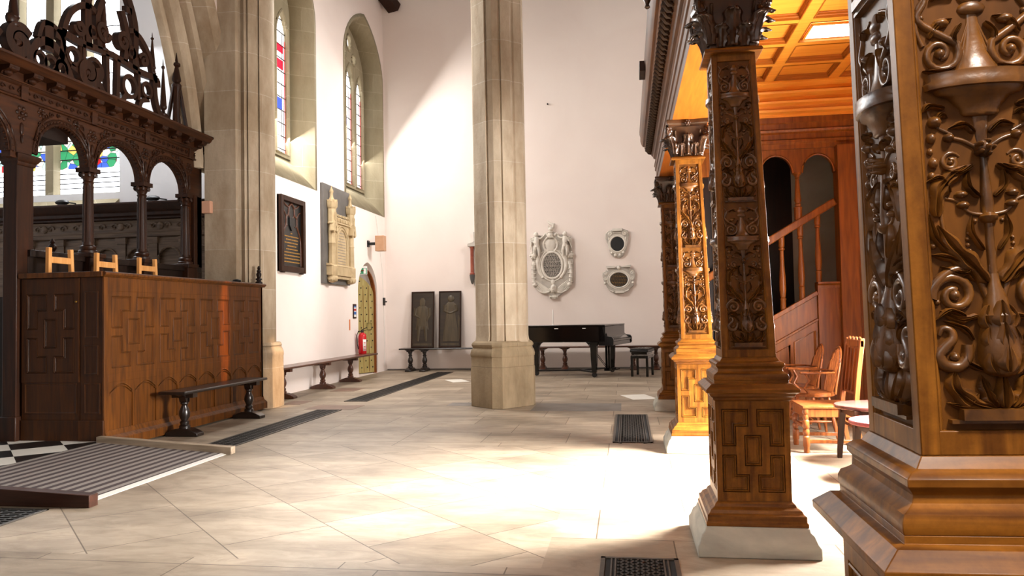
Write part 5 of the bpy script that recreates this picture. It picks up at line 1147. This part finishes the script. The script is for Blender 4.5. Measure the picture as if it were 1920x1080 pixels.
def small_mon(name, label, x, z, rx, ry, seed, letters):
    t = thing(name, label, 'monument', (x, YF, z), group=None)
    m = MB(); k = 1.0
    if not letters: q = [(-.20,-.02),(-.17,-.20),(-.10,-.29),(-.04,-.30),(.04,-.32),(.12,-.28),(.19,-.16),(.235,0),(.26,.2),(.24,.30),(.15,.33),(.11,.355),(-.11,.35),(-.12,.31),(-.18,.31),(-.265,.24),(-.27,.14),(-.24,.05)]
    else: q = [(-.34,-.02),(-.37,.10),(-.36,.17),(-.28,.22),(-.24,.20),(-.27,.29),(-.29,.315),(-.10,.315),(-.07,.29),(-.03,.32),(.03,.32),(.06,.29),(.10,.31),(.28,.33),(.25,.26),(.23,.22),(.30,.24),(.36,.17),(.36,.05),(.32,-.06),(.34,-.12),(.22,-.23),(.1,-.31),(-.08,-.32),(-.2,-.26),(-.27,-.17)]
    m.prism(q, 'y', -.06, -.005); m.build('back_plate', M['greymarble'], t, bevel=.012)
    R = relief(lambda u, v, d: (u, -.06-d, v))
    for a, r in ((1.06,.022),(1.24,.012)): R.tube([(a*rx*math.cos(2*PI*i/28), a*ry*math.sin(2*PI*i/28)) for i in range(29)], r)
    if not letters:
        R.scroll(.17, .24, .06, 1.5, r0=.02, r1=.012); R.slab(-.11, .11, .29, .345, .05)
        for i in range(9): R.dome(-.08+i*.02, .25, .014, mir=False)
        R.dome(.19, .12, .02, .04); R.dome(.05, -.25, .035); R.dome(.13, -.2, .03)
    else:
        R.scroll(.30, .15, .045, 1.3, r0=.018, r1=.012); R.scroll(.30, .02, .04, 1.3, r0=.016, r1=.011); R.dome(.31, -.07, .03)
        R.slab(-.27, -.08, .27, .30, .05); R.slab(.08, .27, .28, .31, .05); R.dome(0, .27, .045, .05, .05, mir=False); R.slab(-.09, .12, -.30, -.265, .05); R.vine([(.13,-.27),(.22,-.23)], .02, .012)
    R.mb.build('carved_frame', M['marble'], t, smooth=50)
    m = MB(); m.prism([(rx*math.cos(2*PI*k/28), ry*math.sin(2*PI*k/28)) for k in range(28)], 'y', -.068, -.05); m.build('oval_tablet', M['blackslate'], t)
    if letters:
        m = MB(); q = random.Random(seed)
        for k in range(9):
            v = ry*.78-k*ry*.19; w = rx*math.sqrt(max(0,1-(v/ry)**2))-.03; u = -w
            while u < w-.01: l = q.uniform(.015,.05); m.box(u, min(u+l,w), -.0695, -.068, v-.0028, v+.0028); u += l+.012
        m.build('inscription', M['gilt'], t)
small_mon('oval_monument', 'small marble monument with plain black oval, upper of the two above the piano', -.186, 2.81, .162, .172, 1, False)
small_mon('oval_monument', 'small marble monument with lettered oval and broken pediment, just above the piano', -.17, 2.00, .205, .17, 2, True)
t = thing('painted_monument', 'coloured wall monument almost hidden behind the limestone column', 'monument', (-3.20, YF, 1.95))
M['terracotta'] = noisy('red_marble', '#8a4030', '#a05540', .5, (6,6,6), 5, .05)
m = MB(); m.box(-.30, .30, -.06, -.005, 0, 1.25); m.build('back_plate', M['greymarble'], t, bevel=.01)
for s in (-1, 1):
    m = MB(); m.lathe([(.055,.25),(.06,.28),(.04,.30),(.036,.85),(.05,.88),(.055,.9)], (s*.33,-.09,0), 12); m.build('column', M['terracotta'], t)
    m = MB(); m.lathe([(.01,.03),(.03,.06),(.05,.14),(.06,.2),(.065,.25)], (s*.33,-.09,0), 12); m.build('bracket', M['slate'], t)
m = MB(); m.prism([(-.42,.9),(.42,.9),(.42,.97),(.3,1.0),(.12,1.2),(0,1.28),(-.12,1.2),(-.3,1.0),(-.42,.97)], 'y', -.16, -.01); m.build('pediment', M['greymarble'], t, bevel=.008)
m = MB(); m.lathe([(.012,0),(.02,.02),(.012,.08)], (0,0,0), 8, 'y'); o = m.build('wall_hook', M['iron']); o.location = (-1.704, YF-.085, 6.09); tag(o, 'tiny dark hook high on the far plaster wall', 'hook')
# two framed figure panels leaning on the bench
def figure_panel(x, w, label, seed):
    t = thing('figure_panel', label, 'panel', (x, 17.06, .53)); t.rotation_euler = (-.10, 0, 0)
    H = 1.31
    m = MB(); m.box(-w/2, w/2, -.012, .012, 0, H); m.build('board', M['darkbronze'], t)
    m = MB()
    for a, b, c, d in ((-w/2,-w/2+.03,0,H),(w/2-.03,w/2,0,H),(-w/2,w/2,0,.03),(-w/2,w/2,H-.03,H)): m.box(a, b, -.025, .015, c, d)
    m.build('frame', M['dark'], t, bevel=.004)
    R = relief(lambda u, v, d: (u, -.012-d*.5, v)); hx = .02 if seed else -.01
    if seed:
        R.dome(hx, 1.13, .085, .085, .03, mir=False); R.turned([(.14,.19),(.4,.17),(.7,.12),(.80,.11),(.9,.14),(1.0,.13),(1.06,.05)], .12, u=hx)
        R.tube([(hx-.13,.98),(hx-.15,.85),(hx-.02,.79),(hx+.10,.83)], [.04,.035,.03,.02]); R.tube([(hx+.13,.98),(hx+.15,.86),(hx+.06,.83)], [.04,.035,.02])
        for k in range(9): R.tube([(hx-.10+.025*k,.74),(hx-.15+.037*k,.15)], .010)
        R.leaf([(.20,.75),(.23,.4),(.21,.14)], .03, .012, mir=False, lob=1)
    else:
        R.turned([(.98,.06),(1.10,.07),(1.16,.03)], .2, u=hx); R.turned([(.42,.16),(.6,.13),(.75,.14),(.9,.17),(.97,.08)], .14, u=hx)
        R.tube([(hx-.16,.92),(hx-.18,.76),(hx-.04,.68)], [.04,.035,.02]); R.tube([(hx+.16,.92),(hx+.18,.76),(hx+.10,.62)], [.04,.035,.02])
        for s in (-1, 1): R.tube([(hx+s*.07,.5),(hx+s*.09,.3),(hx+s*.10,.15)], [.05,.035,.025])
        for k in range(5): R.tube([(hx-.06+.03*k,.72),(hx-.10+.05*k,.4)], .010)
    R.mb.build('relief_figure', M['brassfig'], t, smooth=50)
    m = MB(); m.box(-w/2+.06, w/2-.06, -.016, -.012, .05, .10); m.build('caption_strip', M['brassfig'], t)
figure_panel(-4.715, .545, 'dark framed panel with a dim standing figure, the left one leaning on the far bench', 0)
figure_panel(-4.065, .53, 'dark framed panel with a robed figure, the right one leaning on the far bench', 1)
# ------------------------------------------------------------------ grand piano and stool
t = thing('grand_piano', 'black grand piano with closed lid in front of the far wall', 'piano', (-.28, 14.75, 0), -.242); 
def outline(o=0):
    q = [(-.16,0-o),(-2.02-o,0-o),(-2.06-o,.10),(-2.05-o,.35),(-1.95-o,.55+o),(-1.70,.72+o),(-1.40,.85+o),(-1.12,1.05+o),(-.90,1.32+o),(-.75,1.46+o),(-.55,1.52+o),(-.16,1.53+o)]
    return q
m = MB(); m.prism(outline(), 'z', .69, 1.0); m.build('case', M['piano'], t, bevel=.01)
m = MB(); m.prism(outline(.02), 'z', 1.0, 1.03); m.build('lid', M['piano'], t, bevel=.006)
for y0, y1 in ((0,.06),(1.47,1.53)):
    m = MB(); m.prism([(-.30,.62),(-.02,.62),(0,.66),(0,.75),(-.03,.79),(-.12,.80),(-.17,.84),(-.20,.94),(-.20,1.0),(-.30,1.0)], 'y', y0, y1); m.build('cheek', M['piano'], t, bevel=.01)
m = MB(); m.box(-.30, -.02, .06, 1.47, .62, .70); m.box(-.06, -.01, .06, 1.47, .70, .74); m.build('key_bed', M['piano'], t, bevel=.006)
m = MB(); m.prism([(-.03,.74),(-.025,.755),(-.13,.80),(-.20,.98),(-.22,.98),(-.15,.79)], 'y', .065, 1.465); m.build('fallboard', M['piano'], t, bevel=.004)
def pleg(x, y):
    m = MB(); m.loft([[(x+a*w,y+b*w,z) for a, b in ((-1,-1),(1,-1),(1,1),(-1,1))] for w, z in ((.042,.09),(.055,.35),(.062,.60),(.075,.64),(.13,.69))]); m.build('leg', M['piano'], t, bevel=.006)
    m = MB(); m.lathe([(.05,-.018),(.05,.018)], (x,y,.05), 14, 'y'); m.bar((x,y,.05),(x,y,.10), .03, .03); m.build('castor', M['blk'], t)
for x, y in ((-.42,.10),(-.42,1.44),(-1.72,.34)): pleg(x, y)
m = MB(); m.box(-.34, -.30, .62, .68, .10, .66); m.box(-.34, -.30, .82, .88, .10, .66); m.box(-.36, -.20, .58, .92, .09, .15)
for y in (.66,.75,.84): m.box(-.20, -.10, y-.015, y+.015, .11, .13)
m.bar((-.34,.70,.14),(-.75,.70,.66), .012, .012); m.bar((-.34,.80,.14),(-.75,.80,.66), .012, .012); m.build('pedal_lyre', M['piano'], t, bevel=.004)
m = MB(); c = (-.85,.62,.10)
for x, y in ((-.42,.10),(-.42,1.44),(-1.72,.34)): m.bar(c, (x,y,.10), .06, .035)
m.build('dolly', M['blk'], t)
m = MB(); m.box(-1.20,-1.12,-.004,.0,.955,.97); m.box(-.62,-.55,-.004,0,.955,.97); m.build('lid_catch', M['white'], t)
m = MB(); m.lathe([(.03,1.03),(.03,1.04),(.011,1.045),(.011,1.33),(.004,1.345)], (-1.33,.30,0), 10); o = m.build('white_candle', M['white']); o.location = t.location; o.rotation_euler = t.rotation_euler; tag(o, 'thin white candle standing on the closed piano lid', 'candle')
t = thing('piano_stool', 'black piano stool with buttoned leather seat beside the grand piano', 'stool', (.27, 15.27, 0), -.242)
m = MB()
def pad(s, q): 
    x, y = (s-.5)*.36, (q-.5)*.56; e = max(abs(s-.5), abs(q-.5))*2
    return (x, y, .545+.012*math.cos(x*38)*math.cos(y*38)-.03*max(0,e-.8)**2*25*.2)
m.sheet(pad, 14, 20); m.box(-.18, .18, -.28, .28, .475, .53); m.build('seat', M['leather'], t, bevel=.012)
m = MB(); m.box(-.15, .15, -.24, .24, .43, .475); m.box(-.17, .17, -.26, .26, .355, .41); m.build('frame', M['piano'], t, bevel=.004)
for sx in (-1, 1):
    for sy in (-1, 1): m = MB(); m.bar((sx*.15,sy*.24,0),(sx*.15,sy*.24,.40), .045, .045, (1,0,0)); m.build('leg', M['piano'], t, bevel=.004)
# ------------------------------------------------------------------ chairs and round stools under the gallery
M['chair'] = wood('chair_oak', '#5a2d14', '#8a4c22', .35, 'z', .2)
t = thing('panel_back_chair', 'old oak chair with a tall panelled back and turned front legs behind the second pillar', 'chair', (1.74, 7.17, 0))
turn = [(.022,0),(.026,.02),(.024,.05),(.03,.06),(.03,.14),(.02,.15),(.026,.165),(.03,.19),(.022,.21),(.03,.22),(.03,.28),(.022,.29),(.028,.31),(.022,.335),(.03,.345),(.03,.38)]
for y in (-.21, .21): m = MB(); m.lathe(turn, (-.22,y,0), 12); m.build('leg', M['chair'], t, smooth=40)
for y in (-.21, .21): m = MB(); m.loft([[(x+a*.02,y+b*.02,z) for a, b in ((-1,-1),(1,-1),(1,1),(-1,1))] for x, z in ((.24,0),(.20,.25),(.20,.42),(.23,.70),(.27,.99))]); m.build('back_post', M['chair'], t, bevel=.004)
m = MB(); m.box(-.25, .22, -.24, .24, .385, .41); m.box(-.24, .2, -.23, -.20, .31, .385); m.box(-.24, .2, .20, .23, .31, .385); m.box(-.24, -.21, -.2, .2, .31, .385); m.build('seat', M['chair'], t, bevel=.005)
m = MB(); m.add([(.205,-.19,.50),(.205,.19,.50),(.255,.19,.93),(.255,-.19,.93),(.223,-.19,.50),(.223,.19,.50),(.273,.19,.93),(.273,-.19,.93)], [(0,3,2,1),(4,5,6,7),(0,1,5,4),(1,2,6,5),(2,3,7,6),(3,0,4,7)])
for y in (-.10, 0, .10): m.bar((.203,y,.52),(.25,y,.90), .03, .02, (0,1,0))
m.build('back_panel', M['chair'], t, bevel=.003)
m = MB(); m.bar((.262,-.23,.945),(.262,.23,.945), .03, .06)
for y in (-.15,-.05,.05,.15): m.ball((.266,y,.985), .014, .03, .02, 8, 5)
m.build('crest_rail', M['chair'], t, bevel=.004)
m = MB(); m.bar((-.22,-.21,.10),(.22,-.21,.10), .025, .03); m.bar((-.22,.21,.10),(.22,.21,.10), .025, .03); m.bar((-.22,-.21,.22),(-.22,.21,.22), .025, .025); m.bar((.2,-.21,.22),(.2,.21,.22), .025, .03); m.build('stretcher', M['chair'], t, bevel=.003)
def windsor(label, loc):
    t = thing('windsor_chair', label, 'chair', loc, group='hoop backed windsor armchairs')
    m = MB(); R_ = []
    for z, k in ((.405,.93),(.412,1),(.435,1),(.445,.95)): R_.append([(.02+.235*k*math.cos(a)*(1.0 if math.cos(a) < 0 else .9), .235*k*math.sin(a), z) for a in [2*PI*i/24 for i in range(24)]])
    m.loft(R_); m.build('seat', M['chair'], t, smooth=40)
    for sx, sy in ((-1,-1),(-1,1),(1,-1),(1,1)):
        m = MB(); a, b = Vector((sx*.14,sy*.14,.41)), Vector((sx*.20,sy*.21,0)); m.tube([a.lerp(b, q) for q in (0,.1,.2,.3,.35,.4,.55,.7,.8,1)], [.014,.018,.02,.016,.02,.016,.02,.021,.016,.012], 9); m.build('leg', M['chair'], t, smooth=50)
    m = MB(); m.tube([(-.17,-.175,.17),(0,-.18,.17),(.17,-.175,.17)], [.008,.014,.008], 8); m.tube([(-.17,.175,.17),(0,.18,.17),(.17,.175,.17)], [.008,.014,.008], 8); m.tube([(0,-.18,.17),(0,0,.17),(0,.18,.17)], [.008,.014,.008], 8); m.build('stretcher', M['chair'], t, smooth=50)
    hp = lambda q: (.19+.10*math.sin(PI*q)*1.0, -.205*math.cos(PI*q)*(1+.06*math.sin(PI*q)), .435+.44*math.sin(PI*q)**.8)
    m = MB(); m.tube([hp(k/24) for k in range(25)], .012, 8); m.build('hoop', M['chair'], t, smooth=50)
    for k in range(1, 9):
        y = -.2+k*.4/9; q = math.acos(-y/.205)/PI; m = MB(); m.tube([(.18,y*.8,.44), hp(q)], .0065, 6); m.build('spindle', M['chair'], t, smooth=50)
    m = MB(); m.tube([(-.14+.0,-.27,.645),(.05,-.255,.64),(.18,-.20,.64),(.23,0,.64),(.18,.20,.64),(.05,.255,.64),(-.14,.27,.645)], [.022,.018,.016,.016,.016,.018,.022], 8, .6); m.build('arm_bow', M['chair'], t, smooth=50)
    for s in (-1, 1): m = MB(); m.tube([(-.04,s*.19,.43),(-.10,s*.235,.50),(-.06,s*.25,.57),(-.09,s*.262,.635)], [.014,.013,.012,.012], 8); m.build('arm_support', M['chair'], t, smooth=50)
    return t
w_ = windsor('hoop backed windsor armchair directly behind the panel backed chair', (1.76, 7.86, 0))
dup(w_, (1.75, 8.50, 0), label='darker hoop backed windsor armchair farthest back, below the stair string')
def round_stool(x, y, h, label, top, rx=.34, ry=.30):
    t = thing('round_table', label, 'table', (x, y, 0))
    m = MB(); m.lathe([(.97,h-.03),(1,h-.022),(1,h-.006),(.985,h)], n=40, sx=rx, sy=ry); m.build('table_top', M[top], t, smooth=40)
    for sx in (-1, 1):
        for sy in (-1, 1): m = MB(); m.loft([[(sx*rx*.66+a*w+sx*o,sy*ry*.66+b*w+sy*o,z) for a, b in ((-1,-1),(1,-1),(1,1),(-1,1))] for w, z, o in ((.018,0,.03),(.026,h-.03,0))]); m.build('leg', M['dark'], t, bevel=.003)
    m = MB(); m.box(-rx*.66, rx*.66, -ry*.66-.012, -ry*.66+.012, h-.09, h-.03); m.box(-rx*.66, rx*.66, ry*.66-.012, ry*.66+.012, h-.09, h-.03); m.box(-rx*.66-.012, -rx*.66+.012, -ry*.66, ry*.66, h-.09, h-.03); m.build('apron', M['dark'], t)
round_stool(1.99, 6.52, .475, 'low round table with dark legs, the taller of the two near the sunlit floor', 'tabletop')
round_stool(1.94, 5.92, .43, 'low round table with a red top, the shorter one nearest the big pillar', 'redleather')
# ------------------------------------------------------------------ gratings and ledger slabs in the floor
def grating(x0, x1, y0, y1, label, kind):
    t = thing('floor_grating', label, 'grating', ((x0+x1)/2, (y0+y1)/2, 0)); wl = t.location
    m = MB(); m.box(x0, x1, y0, y1, .0, .002); m.build('pit', M['pit'], t, world=wl)
    m = MB(); b = .022
    for a, c, d, e in ((x0,x0+b,y0,y1),(x1-b,x1,y0,y1),(x0,x1,y0,y0+b),(x0,x1,y1-b,y1)): m.box(a, c, d, e, 0, .008)
    if kind == 'lattice':
        for q in (.05, .07): m.box(x0+q, x0+q+.008, y0, y1, 0, .007); m.box(x1-q-.008, x1-q, y0, y1, 0, .007)
    m.build('border', M['rail'], t, world=wl)
    m = MB()
    if kind == 'lattice':
        a, c = x0+.085, x1-.085; w = c-a; n = int((y1-y0)/.05)
        for k in range(-int(w/.05)-1, n+1):
            for s in (1, -1):
                ya = y0+k*.05; yb = ya+w; xa, xb = (a, c) if s > 0 else (c, a)
                A, B = Vector((xa,ya,.004)), Vector((xb,yb,.004))
                if ya < y0: A = A.lerp(B, (y0-ya)/w)
                if yb > y1: B = Vector((xa,ya,.004)).lerp(Vector((xb,yb,.004)), (y1-ya)/w)
                if (B-A).length > .02: m.bar(A, B, .012, .006)
    else:
        y = y0+.04
        while y < y1-.02: m.box(x0+.02, x1-.02, y, y+.014, .002, .007); y += .042
        for k in range(1, 4): x = x0+(x1-x0)*k/4; m.box(x-.006, x+.006, y0, y1, .002, .006)
    m.build('bars', M['iron'], t, world=wl)
grating(-4.235, -3.87, 10.89, 16.55, 'long narrow iron floor grating running toward the far bench', 'bars')
grating(-4.23, -3.87, 6.98, 9.87, 'narrow iron floor grating beside the black bench and the pew', 'bars')
grating(-4.23, -3.87, 2.2, 4.60, 'iron floor grating at the left edge in front of the ramp', 'bars')
grating(-.17, .212, 7.41, 9.43, 'cast iron lattice grating in the floor beside the third pillar', 'lattice')
grating(-.162, .225, 2.0, 3.94, 'cast iron lattice grating in the floor nearest the viewer', 'lattice')
def slab(x0, x1, y0, y1, mat, label, tilt=0):
    m = MB(); a = ((x0+x1)/2, (y0+y1)/2); m.box(x0-a[0], x1-a[0], y0-a[1], y1-a[1], -.02, .0025); o = m.build('ledger_stone', M[mat], bevel=.001); o.location = (a[0], a[1], 0); o.rotation_euler = (0,0,tilt); tag(o, label, 'ledger stone')
slab(-1.28, -.11, 9.80, 10.62, 'ledger', 'dark grey ledger stone in the floor right of the limestone column')
slab(-.05, .33, 11.1, 11.75, 'paleledger', 'pale stone slab in the floor left of the farthest pillar', .3)
slab(-5.06, -4.76, 10.50, 10.98, 'ledgerwarm', 'brown ledger stone in the floor at the foot of the stone pier')
slab(-4.44, -3.74, 9.93, 10.42, 'ledgerwarm', 'brown ledger stone between the two long gratings')
slab(-5.07, -4.64, 12.38, 12.93, 'ledgerwarm', 'small brown ledger stone in front of the reddish bench')
slab(-3.45, -3.12, 14.05, 14.65, 'paleledger', 'small white slab in the floor left of the limestone column', .5)
slab(-2.53, -2.2, 10.36, 10.72, 'ledger', 'grey slab in the floor touching the column base on its left')
slab(.36, 1.10, 3.0, 3.62, 'ledger', 'grey stone slab in the floor in front of the second pillar')
